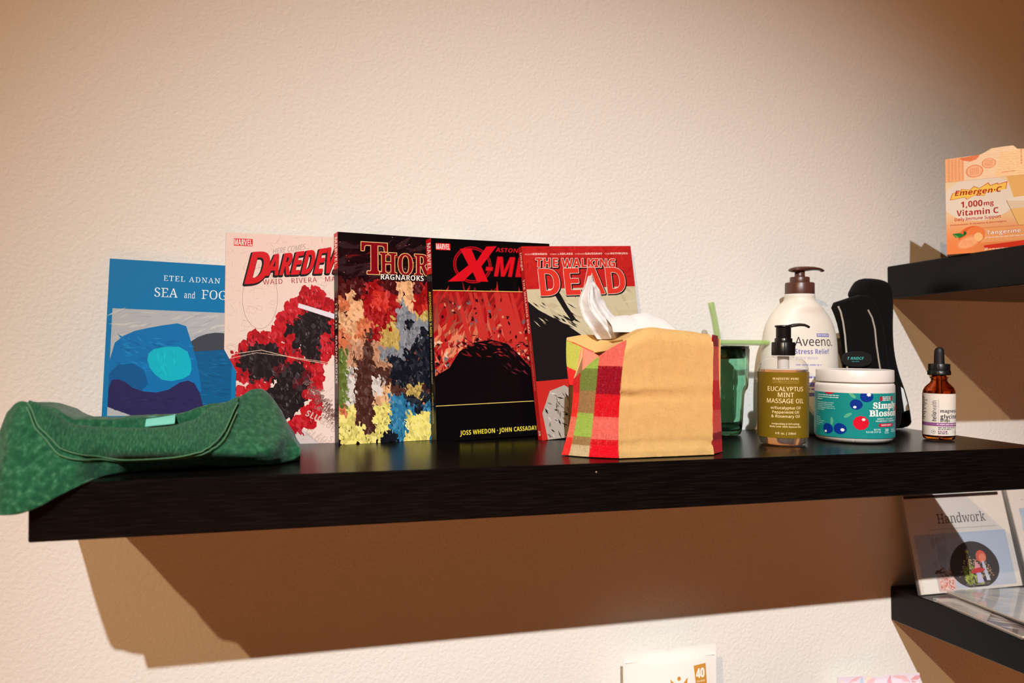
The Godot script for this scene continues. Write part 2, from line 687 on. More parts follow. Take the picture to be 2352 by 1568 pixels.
func room() -> void:
	var paint := mat(Color(0.905, 0.89, 0.86), 0.75, 0.35)
	paint.heightmap_enabled = true
	paint.heightmap_texture = noise_tex(0.045, 512, [], 4)
	paint.heightmap_scale = 0.04
	paint.uv1_scale = Vector3(59, 29, 1)
	var plain := mat(Color(0.88, 0.84, 0.79), 0.8)
	var boards := mat(Color.WHITE, 0.5)
	boards.albedo_texture = noise_tex(0.02, 512, [[0.2, 0.8], [c8(142, 92, 54), c8(172, 116, 70)]], 4)
	boards.uv1_triplanar = true
	boards.uv1_world_triplanar = true
	boards.uv1_scale = Vector3(0.25, 4, 4)
	struct("wall_back", printed_slab(Vector3(-5.35, -2.65, -0.06), Vector3(5.35, 2.65, 0.06), paint, plain), null, "off-white painted plaster wall behind the dark shelves", Vector3(0.0, 1.2, -0.06))
	struct("wall_front", box_mesh(Vector3(10.7, 5.3, 0.12), 0.002), plain, "white wall opposite the shelves", Vector3(0.0, 1.2, 8.56))
	struct("wall_left", box_mesh(Vector3(0.12, 5.3, 8.5), 0.002), plain, "white side wall left of the shelves", Vector3(-5.29, 1.2, 4.25))
	struct("wall_right", box_mesh(Vector3(0.12, 5.3, 8.5), 0.002), plain, "white side wall right of the shelves", Vector3(5.29, 1.2, 4.25))
	struct("floor", box_mesh(Vector3(10.7, 0.1, 8.74), 0.002), boards, "brown wooden floor", Vector3(0.0, -1.4, 4.25))
	struct("ceiling", box_mesh(Vector3(10.7, 0.1, 8.74), 0.002), plain, "white ceiling", Vector3(0.0, 3.8, 4.25))
	var track := thing("lighting_track", "black lighting track along the ceiling carrying four spotlights", "track")
	track.position = Vector3(-1.05, 3.735, 4.9)
	part("rail", box_mesh(Vector3(4.6, 0.03, 0.035), 0.003), mat(Color(0.03, 0.03, 0.03), 0.4), track)

func shelves() -> void:
	var wood := mat(Color.WHITE, 0.27, 0.30)
	wood.albedo_texture = noise_tex(0.03, 512, [[0.25, 0.5, 0.75], [c8(8, 6, 6), c8(12, 10, 9), c8(20, 16, 15)]], 5)
	wood.uv1_triplanar = true
	wood.uv1_scale = Vector3(1.1, 26, 26)
	shelf_unit("long black-brown floating shelf carrying the row of books and bottles", Vector3(0, 0, 0), 1.1, DROOP, wood)
	shelf_unit("black-brown floating shelf under the torn vitamin packet box", Vector3(SIDE_X, UPPER_Y, 0), 1.1, 0.00707, wood)
	shelf_unit("black-brown floating shelf under the plastic-sleeved magazines", Vector3(1.0961, LOWER_Y, 0), 1.1, 0.00167, wood)
	shelf_unit("lowest black-brown floating shelf under the white tea pouch", Vector3(0, -0.487, 0), 1.1, 0.0, wood)

func shelf_unit(label: String, at: Vector3, length: float, droop: float, wood: Material) -> void:
	var o := thing("floating_shelf", label, "shelf", "black-brown floating shelves")
	o.position = at
	o.rotation.x = droop
	var board := part("board", box_mesh(Vector3(length, SHELF_THICK, SHELF_DEPTH), 0.0011), wood, o)
	board.position = Vector3(length / 2, -SHELF_THICK / 2, SHELF_DEPTH / 2)
	if at.y == 0.0:
		var chip := part("chipped_spot", lathe([[[0.0, 0.0006], [0.0006, 0.0004], [0.0009, 0.0]]], 10), mat(c8(170, 140, 110), 0.7), o, "tiny pale chip in the front edge")
		chip.position = Vector3(0.5155, -0.0088, SHELF_DEPTH)
		chip.rotation.x = PI / 2

# ---------------------------------------------------------------- books

func book(label: String, base: Vector3, top: Vector3, yaw: float, width: float, thick: float, cover: Canvas, spine: Canvas, edge: Color, gloss: float) -> void:
	var o := thing("paperback_book", label, "book", "paperbacks leaning against the wall")
	var up := (top - base).normalized()
	var right := Vector3(cos(yaw), 0, -sin(yaw))
	right = (right - up * right.dot(up)).normalized()
	o.transform = Transform3D(Basis(right, up, right.cross(up)), base)
	var height := base.distance_to(top)
	var side := mat(edge, gloss)
	part("front_cover", printed_slab(Vector3(0, 0, -0.0004), Vector3(width, height, 0), print_mat(cover, gloss), side), null, o)
	part("back_cover", printed_slab(Vector3(0, 0, -thick), Vector3(width, height, -thick + 0.0004), side, side), null, o)
	var sp := part("spine", printed_slab(Vector3(0, 0, -0.0004), Vector3(thick, height, 0), print_mat(spine, gloss), side), null, o)
	sp.transform = Transform3D(Basis(Vector3(0, 0, 1), Vector3.UP, Vector3(-1, 0, 0)), Vector3(-0.0004, 0, -thick))
	var paper := mat(c8(232, 222, 205), 0.8)
	paper.albedo_texture = noise_tex(0.05, 256, [[0.0, 1.0], [c8(214, 203, 186), c8(240, 232, 218)]])
	paper.uv1_triplanar = true
	paper.uv1_scale = Vector3(4, 4, 900)
	var block := part("page_block", box_mesh(Vector3(width - 0.0012, height - 0.001, thick - 0.0009), 0.0002), paper, o)
	block.position = Vector3(width / 2 - 0.0002, height / 2, -thick / 2)

func logo_box(cv: Canvas, x: float, y: float, w: float, h: float) -> void:
	cv.rect(x, y, w, h, c8(215, 25, 30))
	cv.text("MARVEL", sans_bold, h * 0.8, Vector2(x + w / 2, y + h * 0.9), c8(250, 240, 232), {"w": w * 0.95, "al": 1})

func spine_print(h: float, t: float, c: Color) -> Canvas:
	return Canvas.new(self, t, h, 4.0, c)

func books() -> void:
	# --- the small blue book
	var a := Canvas.new(self, 140, 216, 5.0, c8(0, 116, 174))
	a.text("ETEL ADNAN", serif, 6.2, Vector2(57, 22.3), c8(226, 236, 240), {"w": 62.0, "sp": 5})
	a.text("SEA", serif, 10.6, Vector2(48, 41.5), c8(232, 240, 243), {"w": 25.0})
	a.text("and", serif, 7.4, Vector2(80, 41.5), c8(232, 240, 243), {"w": 12.0})
	a.text("FOG", serif, 10.6, Vector2(99, 41.5), c8(232, 240, 243), {"w": 28.0})
	a.rect(5, 57, 130, 121, c8(176, 178, 182))
	a.strokes(Rect2(8, 59, 124, 34), 60, 26, 1.6, [c8(190, 190, 190), c8(166, 169, 175), c8(198, 196, 192)], -0.25, 0.3, rng)
	a.soft([Vector2(84, 96), Vector2(100, 84), Vector2(120, 80), Vector2(135, 84), Vector2(135, 108), Vector2(84, 108)], c8(62, 66, 76))
	a.poly([Vector2(90, 104), Vector2(135, 100), Vector2(135, 178), Vector2(80, 178)], c8(0, 88, 140))
	a.strokes(Rect2(98, 104, 34, 66), 60, 18, 1.2, [c8(0, 96, 150), c8(0, 78, 124), c8(10, 104, 160)], 0.1, 0.3, rng)
	a.soft([Vector2(5, 100), Vector2(22, 84), Vector2(50, 76), Vector2(82, 70), Vector2(88, 88), Vector2(98, 120), Vector2(104, 160), Vector2(5, 160)], c8(0, 110, 176))
	a.strokes(Rect2(14, 90, 76, 44), 90, 16, 2.0, [c8(0, 122, 190), c8(0, 100, 164), c8(20, 128, 190)], 0.3, 0.5, rng)
	a.soft([Vector2(5, 122), Vector2(38, 118), Vector2(48, 150), Vector2(5, 158)], c8(0, 86, 146))
	a.soft([Vector2(42, 110), Vector2(52, 100), Vector2(84, 98), Vector2(92, 122), Vector2(88, 134), Vector2(64, 140), Vector2(48, 128)], c8(0, 178, 200))
	a.strokes(Rect2(54, 104, 30, 26), 26, 14, 1.6, [c8(10, 190, 210), c8(0, 168, 192)], 1.2, 0.4, rng)
	a.soft([Vector2(5, 138), Vector2(18, 137), Vector2(34, 150), Vector2(62, 152), Vector2(84, 136), Vector2(98, 142), Vector2(108, 178), Vector2(5, 178)], c8(40, 32, 84))
	a.strokes(Rect2(8, 156, 92, 18), 40, 12, 1.2, [c8(46, 38, 92), c8(34, 27, 74)], 0.2, 0.4, rng)
	var asp := spine_print(216, 9, c8(0, 112, 170))
	book("small blue paperback with a seascape painting on its cover", on_shelf(0.0127, 0.046), Vector3(0.0155, 0.2151, 0.0235), 0.085, 0.140, 0.009, a, asp, c8(0, 112, 170), 0.45)

	# --- pale cover with red and black shapes; the printed figure is left out
	var b := Canvas.new(self, 322, 485, 3.0, c8(232, 208, 196))
	b.strokes(Rect2(4, 4, 314, 476), 700, 30, 0.35, [c8(196, 168, 156), c8(206, 180, 168), c8(182, 152, 142)], 0.6, 1.6, rng)
	for i in 60:
		var q := Vector2(rng.randf_range(6, 300), rng.randf_range(60, 470))
		var s := rng.randf_range(6, 22)
		b.line([q, q + Vector2(s, s * 0.3), q + Vector2(s * 0.7, s), q + Vector2(-s * 0.3, s * 0.7), q], 0.5, c8(190, 160, 150))
	var ring_pts := []
	for i in 41:
		ring_pts.append(Vector2(76, 150) + Vector2(52, 62).rotated(0.2) * Vector2(cos(TAU * i / 40), sin(TAU * i / 40)))
	b.line(ring_pts, 0.7, c8(150, 120, 112))
	var rd := c8(196, 10, 22)
	var bk := c8(30, 16, 18)
	var inks := {"R": c8(190, 12, 24), "K": c8(30, 15, 18), "D": c8(92, 12, 20), "W": c8(224, 206, 206)}
	b.mosaic([
		"........RR...", ".......RRRR..", "......RRKKRR.", ".....RRKKKKRR", ".....RKKKKKRR", "..RRR.RKKKRKR",
		".RKKKRRKKKRRK", "RKKKKKRRKKR..", "RKKKKDKKRR...", ".RKKKKKKDR...", "..RR.KKDKR...", ".RR.KKKKR....",
		".R..KKKK.R...", "....KKK.RR...", ".....K.RR....", "......RR....."], inks, Rect2(14, 128, 258, 336), rng)
	b.poly([Vector2(162, 160), Vector2(258, 188), Vector2(256, 200), Vector2(160, 170)], c8(226, 216, 226))
	b.line([Vector2(0, 282), Vector2(80, 270), Vector2(160, 290), Vector2(250, 306), Vector2(322, 300)], 1.3, c8(226, 196, 170))
	b.line([Vector2(0, 292), Vector2(70, 276), Vector2(150, 286), Vector2(240, 300), Vector2(322, 290)], 1.0, c8(226, 196, 170))
	for i in 60:                                     # a spray of small printed lettering
		var f := i / 59.0
		var q := Vector2(168 + f * 74, 346 + f * 104) + Vector2(rng.randf_range(-9, 22), rng.randf_range(-9, 9))
		b.text(["FLAP", "TAP", "LAP", "FAP"][i % 4], sans_bold, 5.5 + f * 2.5, q, c8(112, 72, 68) if i % 3 else c8(150, 116, 108), {"rot": rng.randf_range(0.1, 0.6), "sh": 0.2})
	for i in 7:
		b.text(["SLUG", "GLUG", "LUGG"][i % 3], sans_bold, 14.0, Vector2(178 + (i % 4) * 26, 420 + i * 10), c8(208, 182, 170), {"rot": 0.5 + 0.2 * (i % 3)})
	logo_box(b, 17, 13, 41, 17)
	b.text("HERE COMES...", sans, 12.5, Vector2(103, 47), c8(168, 150, 146), {"w": 84.0, "rot": -0.2, "sh": 0.35})
	for layer in 2:
		var oo := {"out": 3.2, "out_c": c8(16, 10, 12), "drop": Vector2(-2.0, 3.0), "weight": 1.0} if layer == 0 else {"weight": 1.0}
		b.text("D", sans_bold, 72.0, Vector2(42, 118), c8(206, 14, 24), oo.merged({"w": 44.0, "rot": -0.10, "sh": 0.34}))
		b.text("AREDEVIL", sans_bold, 46.0, Vector2(88, 97), c8(206, 14, 24), oo.merged({"w": 190.0, "rot": -0.074, "sh": 0.30, "grow": 0.42}))
	b.text("WAID   RIVERA   MARTIN", sans, 11.5, Vector2(82, 118.5), c8(160, 26, 32), {"w": 204.0, "rot": -0.078, "sp": 4})
	var bsp := spine_print(485, 17, c8(190, 160, 150))
	bsp.rect(0, 0, 17, 90, rd)
	bsp.text("DAREDEVIL", sans_bold, 9, Vector2(4, 130), c8(120, 20, 26), {"rot": PI / 2})
	book("pale comic paperback with red slanted title and red and black artwork", on_shelf(0.1398, 0.0300), Vector3(0.1400, 0.252, 0.0155), 0.0, 0.168, 0.009, b, bsp, c8(190, 160, 150), 0.42)

	# --- dark starry cover, fiery middle, yellow foot; the printed figures are left out
	var t := Canvas.new(self, 319, 487, 3.0, c8(20, 10, 14))
	for i in 220:                                     # painted sky turning to fire
		var y := rng.randf_range(20, 420)
		var f := clampf((y - 90) / 260.0, 0, 1)
		var cc := c8(34, 10, 14).lerp(c8(150, 34, 24), f).lerp(c8(236, 150, 96), clampf(f * 1.6 - 0.75, 0, 1))
		t.strokes(Rect2(0, y, 319, 14), 5, 90, 9, [cc, cc.darkened(0.25), cc.lightened(0.08)], -0.3, 0.5, rng)
	for i in 90:
		t.blob(rng.randf_range(0, 319), rng.randf_range(4, 150), rng.randf_range(0.4, 1.5), rng.randf_range(0.4, 1.3), [c8(230, 90, 70), c8(220, 190, 180), c8(190, 30, 30)][rng.randi() % 3])
	t.strokes(Rect2(10, 20, 300, 100), 14, 44, 2.4, [c8(150, 26, 30), c8(110, 18, 22)], -0.3, 0.3, rng)
	var paints := {"K": c8(26, 12, 14), "M": c8(76, 18, 20), "R": c8(166, 20, 22), "r": c8(212, 50, 38), "O": c8(222, 120, 78), "P": c8(240, 182, 132), "G": c8(206, 172, 92), "Y": c8(246, 230, 124), "N": c8(24, 26, 36), "S": c8(136, 140, 148), "B": c8(48, 124, 166), "g": c8(104, 122, 54), "T": c8(204, 146, 112), "W": c8(228, 216, 208), "D": c8(80, 44, 36)}
	t.mosaic([
		"MMMRRMMPPMRRMMMM", "MPMRrrRPPRRrRRMM", "OPPRrrRSPRrRSRMM", "PPPRRRRSSGGSSRRM", "PPOORRGSNSSGSRRM", "OPODRGGSSSNGGRRO",
		"OTTDTGGSSNNGGGRO", "gTTDTSSSNNNNGGOO", "gTDDTTNNNNNNGTOO", "gWDDDDNNNNNNNTDO", "gWDDWDNNNNNNNDDO", "gWDDWPDDGGDDDDPO",
		"gWDDPPBBNNNBBPPP", "OYDDYYBBBNBBBYYP", "YYDDYYBBYYYBBYYY", "YYYDYYBBYYYBBNYY", "YYYYYNNBYYYBNNNY"], paints, Rect2(0, 112, 319, 375), rng)
	t.text("T", serif_bold, 74, Vector2(54, 94), c8(132, 12, 26), {"w": 62.0, "out": 1.8, "out_c": c8(236, 196, 128)})
	t.text("HOR", serif_bold, 50, Vector2(98, 92), c8(132, 12, 26), {"w": 122.0, "out": 1.8, "out_c": c8(236, 196, 128)})
	t.text("RAGNAROKS", sans_bold, 12.5, Vector2(100, 105.5), c8(240, 236, 230), {"w": 106.0, "out": 1.4, "out_c": c8(20, 10, 12)})
	var tsp := spine_print(487, 33, c8(22, 16, 18))
	tsp.rect(0, 0, 33, 84, c8(206, 24, 30))
	tsp.text("MARVEL", sans_bold, 22, Vector2(6, 10), c8(250, 240, 232), {"rot": PI / 2, "w": 66.0})
	tsp.text("THOR", serif_bold, 18, Vector2(8, 158), c8(216, 192, 150), {"rot": PI / 2, "w": 66.0})
	tsp.text("RAGNAROKS", sans_bold, 16, Vector2(9, 238), c8(220, 214, 208), {"rot": PI / 2, "w": 110.0})
	book("dark comic paperback with starry top, fiery middle and yellow foot", on_shelf(0.2714, 0.0520), Vector3(0.2688, 0.2525, 0.0520), 0.190, 0.168, 0.0180, t, tsp, c8(30, 18, 20), 0.3)

	# --- black cover with a red battle-coloured panel; the printed figures are left out
	var x := Canvas.new(self, 300, 469, 3.0, c8(9, 8, 10))
	logo_box(x, 10, 11, 35, 16)
	var ring_out := []
	var xr := c8(214, 20, 34)
	for i in 49:
		ring_out.append(Vector2(98, 59) + Vector2(44, 40) * Vector2(cos(TAU * i / 48), sin(TAU * i / 48)))
	x.line(ring_out, 7.0, xr)
	x.line(ring_out, 4.2, c8(120, 10, 20))
	x.poly([Vector2(68, 22), Vector2(96, 20), Vector2(108, 50), Vector2(134, 14), Vector2(160, 12), Vector2(120, 62), Vector2(136, 98), Vector2(108, 98), Vector2(98, 76), Vector2(74, 98), Vector2(36, 100), Vector2(88, 60)], xr)
	x.text("ASTONISHING", sans_bold, 10.0, Vector2(157, 26), xr, {"w": 120.0, "sh": 0.2})
	x.text("-MEN", sans_bold, 46, Vector2(128, 84), xr, {"w": 150.0, "sh": 0.22, "out": 1.6, "out_c": c8(150, 12, 24)})
	x.rect(0, 121, 300, 264, c8(166, 22, 26))
	for i in 160:
		var py := rng.randf_range(122, 330)
		var f := absf(py - 250) / 130.0
		var pc := c8(238, 150, 110).lerp(c8(156, 22, 26), clampf(f, 0, 1))
		x.strokes(Rect2(0, py, 300, 8), 3, 70, 7, [pc, pc.darkened(0.2), c8(190, 40, 36)], -1.2, 0.7, rng)
	for i in 12:                                     # rays
		var px := rng.randf_range(10, 260)
		x.poly([Vector2(px, 124), Vector2(px + 8, 124), Vector2(px + 44, 260), Vector2(px + 30, 260)], c8(196, 52, 46))
	x.strokes(Rect2(20, 140, 260, 120), 80, 15, 4.5, [c8(52, 14, 20), c8(90, 20, 24), c8(30, 14, 20), c8(120, 96, 106), c8(206, 150, 120)], 1.2, 1.2, rng)
	x.strokes(Rect2(0, 240, 300, 80), 120, 18, 5, [c8(70, 16, 22), c8(150, 30, 30), c8(236, 190, 160), c8(40, 20, 26), c8(110, 110, 124)], 0.8, 1.4, rng)
	x.poly([Vector2(0, 318), Vector2(34, 300), Vector2(60, 262), Vector2(96, 242), Vector2(140, 236), Vector2(180, 246), Vector2(210, 274), Vector2(240, 306), Vector2(300, 330), Vector2(300, 386), Vector2(0, 386)], c8(14, 9, 12))
	x.strokes(Rect2(70, 240, 130, 36), 40, 26, 2.6, [c8(120, 22, 28), c8(160, 40, 40), c8(40, 12, 16)], 0.3, 0.5, rng)
	x.strokes(Rect2(170, 260, 90, 60), 30, 26, 2.4, [c8(84, 24, 40), c8(40, 14, 24), c8(110, 34, 50)], 0.7, 0.4, rng)
	x.rect(0, 385, 300, 84, c8(9, 8, 10))
	x.rect(0, 119.5, 300, 1.8, c8(240, 210, 110))
	x.rect(0, 385, 300, 1.8, c8(240, 210, 110))
	x.text("JOSS WHEDON · JOHN CASSADAY", sans_bold, 10.5, Vector2(55, 456), c8(244, 222, 70), {"w": 196.0, "sx": 1.1})
	var xsp := spine_print(469, 33, c8(14, 12, 14))
	xsp.rect(0, 0, 33, 82, c8(210, 22, 30))
	xsp.text("MARVEL", sans_bold, 22, Vector2(6, 10), c8(250, 240, 232), {"rot": PI / 2, "w": 62.0})
	xsp.text("ASTONISHING X-MEN", sans_bold, 14, Vector2(9, 122), c8(240, 214, 70), {"rot": PI / 2, "w": 104.0})
	xsp.text("BY JOSS WHEDON & JOHN CASSADAY", sans, 9, Vector2(11, 232), c8(226, 210, 170), {"rot": PI / 2, "w": 104.0})
	xsp.text("ULTIMATE COLLECTION", sans, 8, Vector2(11, 356), c8(240, 214, 90), {"rot": PI / 2, "w": 70.0})
	book("black comic paperback with thin yellow rules and a crowded red panel", on_shelf(0.3884, 0.0560), Vector3(0.3812, 0.2495, 0.0545), 0.200, 0.168, 0.0170, x, xsp, c8(14, 12, 14), 0.28)

	# --- red and cream cover; the printed figures are left out
	var w := Canvas.new(self, 168, 257, 5.0, c8(206, 194, 160))
	w.strokes(Rect2(0, 56, 168, 124), 90, 40, 5, [c8(200, 188, 152), c8(212, 200, 168), c8(194, 180, 146)], 0.5, 0.6, rng)
	w.rect(0, 0, 168, 58, c8(192, 36, 34))
	w.strokes(Rect2(2, 2, 164, 54), 120, 18, 2.2, [c8(204, 46, 40), c8(178, 30, 30), c8(198, 40, 36)], 0.4, 1.4, rng)
	w.poly([Vector2(0, 74), Vector2(14, 86), Vector2(32, 96), Vector2(54, 108), Vector2(76, 124), Vector2(96, 140), Vector2(110, 180), Vector2(0, 180)], c8(26, 22, 24))
	w.strokes(Rect2(4, 78, 60, 30), 30, 18, 1.0, [c8(26, 22, 24), c8(206, 194, 160)], 0.7, 0.2, rng)
	w.strokes(Rect2(36, 92, 34, 20), 12, 22, 1.6, [c8(26, 22, 24)], 0.55, 0.15, rng)
	w.poly([Vector2(40, 66), Vector2(48, 64), Vector2(58, 84), Vector2(68, 100), Vector2(62, 104), Vector2(52, 88)], c8(28, 24, 26))
	w.strokes(Rect2(58, 62, 60, 8), 14, 10, 1.2, [c8(28, 24, 26)], PI / 2, 0.2, rng)
	w.poly([Vector2(92, 112), Vector2(104, 104), Vector2(118, 112), Vector2(110, 130), Vector2(98, 128)], c8(28, 24, 26))
	w.rect(0, 180, 168, 77, c8(196, 42, 36))
	w.poly([Vector2(8, 257), Vector2(4, 222), Vector2(18, 194), Vector2(40, 188), Vector2(58, 200), Vector2(66, 230), Vector2(90, 257)], c8(176, 166, 154))
	w.strokes(Rect2(10, 196, 56, 60), 80, 13, 1.5, [c8(36, 30, 32), c8(208, 198, 184), c8(120, 110, 104), c8(22, 18, 20)], 1.0, 0.8, rng)
	var pale := c8(242, 220, 204)
	w.text("ROBERT", sans, 2.0, Vector2(3, 12), pale, {"w": 11.0})
	w.text("KIRKMAN", sans_bold, 2.7, Vector2(14.5, 12), pale, {"w": 21.0})
	w.text("CHARLIE", sans, 2.0, Vector2(40, 12), pale, {"w": 14.0})
	w.text("ADLARD", sans_bold, 2.7, Vector2(54.5, 12), pale, {"w": 20.0})
	w.text("STEFANO", sans, 2.0, Vector2(78, 12), pale, {"w": 15.0})
	w.text("GAUDIANO", sans_bold, 2.7, Vector2(93.5, 12), pale, {"w": 27.0})
	w.text("CLIFF", sans, 2.0, Vector2(125, 12), pale, {"w": 9.0})
	w.text("RATHBURN", sans_bold, 2.7, Vector2(134.5, 12), pale, {"w": 27.0})
	for layer in 2:
		var oo := {"out": 1.9, "out_c": c8(20, 14, 14), "drop": Vector2(0.9, 0.9), "weight": 0.6} if layer == 0 else {"out": 0.95, "out_c": c8(246, 234, 220), "weight": 0.35}
		w.text("THE WALKING", sans_bold, 11.5, Vector2(17, 28), c8(214, 52, 40), oo.merged({"w": 122.0, "rot": 0.02, "sh": 0.1}))
		w.text("DEAD", sans_bold, 36.0, Vector2(20, 67), c8(220, 56, 42), oo.merged({"w": 132.0, "rot": 0.0}))
	var wsp := spine_print(257, 10, c8(188, 34, 32))
	wsp.text("image", sans_bold, 5.5, Vector2(2.6, 8), pale, {"rot": PI / 2, "w": 24.0})
	wsp.text("THE WALKING DEAD", sans_bold, 5.0, Vector2(2.6, 44), pale, {"rot": PI / 2, "w": 72.0})
	wsp.text("KIRKMAN  ADLARD  GAUDIANO  RATHBURN", sans, 2.2, Vector2(4, 126), c8(230, 190, 170), {"rot": PI / 2, "w": 66.0})
	wsp.text("28", sans_bold, 5.0, Vector2(2.6, 244), pale, {"rot": PI / 2, "w": 7.0})
	book("red and cream comic paperback leaning left behind the tissue box", on_shelf(0.5217, 0.0625), Vector3(0.5010, 0.2455, 0.0440), 0.175, 0.168, 0.0100, w, wsp, c8(188, 34, 32), 0.42)

# ---------------------------------------------------------------- folded sweatshirt

# x, front foot (v, h), front rim (v, h), back rim (v, h), hollow h, back v
const KNIT := [
	[-0.042, 0.215, -0.008, 0.190, 0.034, 0.150, 0.036, 0.030, 0.090],
	[-0.036, 0.240, -0.022, 0.198, 0.054, 0.155, 0.053, 0.048, 0.070],
	[-0.022, 0.264, -0.023, 0.212, 0.066, 0.170, 0.062, 0.060, 0.060],
	[-0.006, 0.272, -0.022, 0.222, 0.0635, 0.178, 0.061, 0.057, 0.060],
	[0.006, 0.272, -0.019, 0.226, 0.0575, 0.186, 0.058, 0.051, 0.060],
	[0.013, 0.270, -0.016, 0.227, 0.0535, 0.192, 0.053, 0.046, 0.060],
	[0.023, 0.267, -0.010, 0.228, 0.0450, 0.192, 0.0490, 0.038, 0.060],
	[0.038, 0.263, -0.003, 0.227, 0.0422, 0.188, 0.0480, 0.034, 0.060],
	[0.055, 0.236, 0.0015, 0.225, 0.0400, 0.182, 0.0472, 0.030, 0.060],
	[0.080, 0.216, 0.0015, 0.222, 0.0388, 0.174, 0.0478, 0.029, 0.060],
	[0.105, 0.208, 0.0015, 0.218, 0.0395, 0.168, 0.0490, 0.030, 0.060],
	[0.126, 0.203, 0.0015, 0.206, 0.0440, 0.156, 0.0550, 0.038, 0.060],
	[0.136, 0.200, 0.0015, 0.190, 0.0525, 0.148, 0.0570, 0.050, 0.060],
	[0.152, 0.206, 0.0015, 0.172, 0.0575, 0.138, 0.0590, 0.055, 0.060],
	[0.184, 0.203, 0.0015, 0.125, 0.0705, 0.105, 0.0685, 0.066, 0.060],
	[0.204, 0.197, 0.0015, 0.140, 0.050, 0.115, 0.0480, 0.047, 0.070],
	[0.218, 0.186, 0.003, 0.165, 0.026, 0.135, 0.0250, 0.024, 0.090],
	[0.2245, 0.184, 0.006, 0.175, 0.014, 0.150, 0.0140, 0.013, 0.120],
]
const PER := 6

func knit_ring(x: float) -> Array:
	var q := curve_at(KNIT, x)
	var f := Vector2(q[0], q[1])
	var r := Vector2(q[2], q[3])
	var b := Vector2(q[4], q[5])
	var low: float = 0.0012 if x > -0.002 else -0.014 * smoothstep(0.0, 1.0, minf(1.0, -x / 0.03))
	var foot_in := Vector2(minf(f.x - 0.012, 0.2585), low)
	var under := Vector2(maxf(f.x - 0.009, 0.2632), f.y + 0.001) if f.y < 0.0 else Vector2(f.x - 0.006, low)
	var belly := smoothstep(0.035, 0.070, x) * (1.0 - smoothstep(0.195, 0.222, x))   # the fold overhangs its foot
	var tail := clampf((x - 0.125) / 0.085, 0.0, 1.0)
	var bv := lerpf(0.2440, 0.2120, tail)
	var k1 := (f.lerp(r, 0.33) + Vector2(0.006, 0.001)).lerp(Vector2(bv - lerpf(0.010, 0.004, tail), lerpf(0.0135, 0.0050, tail)), belly)
	var k2 := (f.lerp(r, 0.72) + Vector2(0.006, 0.003)).lerp(Vector2(bv - 0.006 * tail, lerpf(0.0235, 0.0200, tail)), belly)
	var keys := [
		f, k1, k2, r,
		r + Vector2(-0.011, -0.002), Vector2((r.x + b.x) / 2 - 0.002, q[6]), b + Vector2(0.009, -0.001), b,
		Vector2(lerpf(b.x, q[7], 0.45), b.y * 0.93), Vector2(q[7], maxf(0.012, b.y * 0.6)), Vector2(q[7] + 0.006, maxf(low, 0.0012) if x > -0.002 else low), Vector2((q[7] + f.x) / 2, low),
		foot_in, under]
	var out := []
	var n := keys.size()
	for i in n:
		for s in PER:
			var t := float(s) / PER
			var p0: Vector2 = keys[(i + n - 1) % n]
			var p1: Vector2 = keys[i]
			var p2: Vector2 = keys[(i + 1) % n]
			var p3: Vector2 = keys[(i + 2) % n]
			var m1 := (p2 - p0) * 0.32
			var m2 := (p3 - p1) * 0.32
			out.append((2 * t * t * t - 3 * t * t + 1) * p1 + (t * t * t - 2 * t * t + t) * m1 + (3 * t * t - 2 * t * t * t) * p2 + (t * t * t - t * t) * m2)
	return out

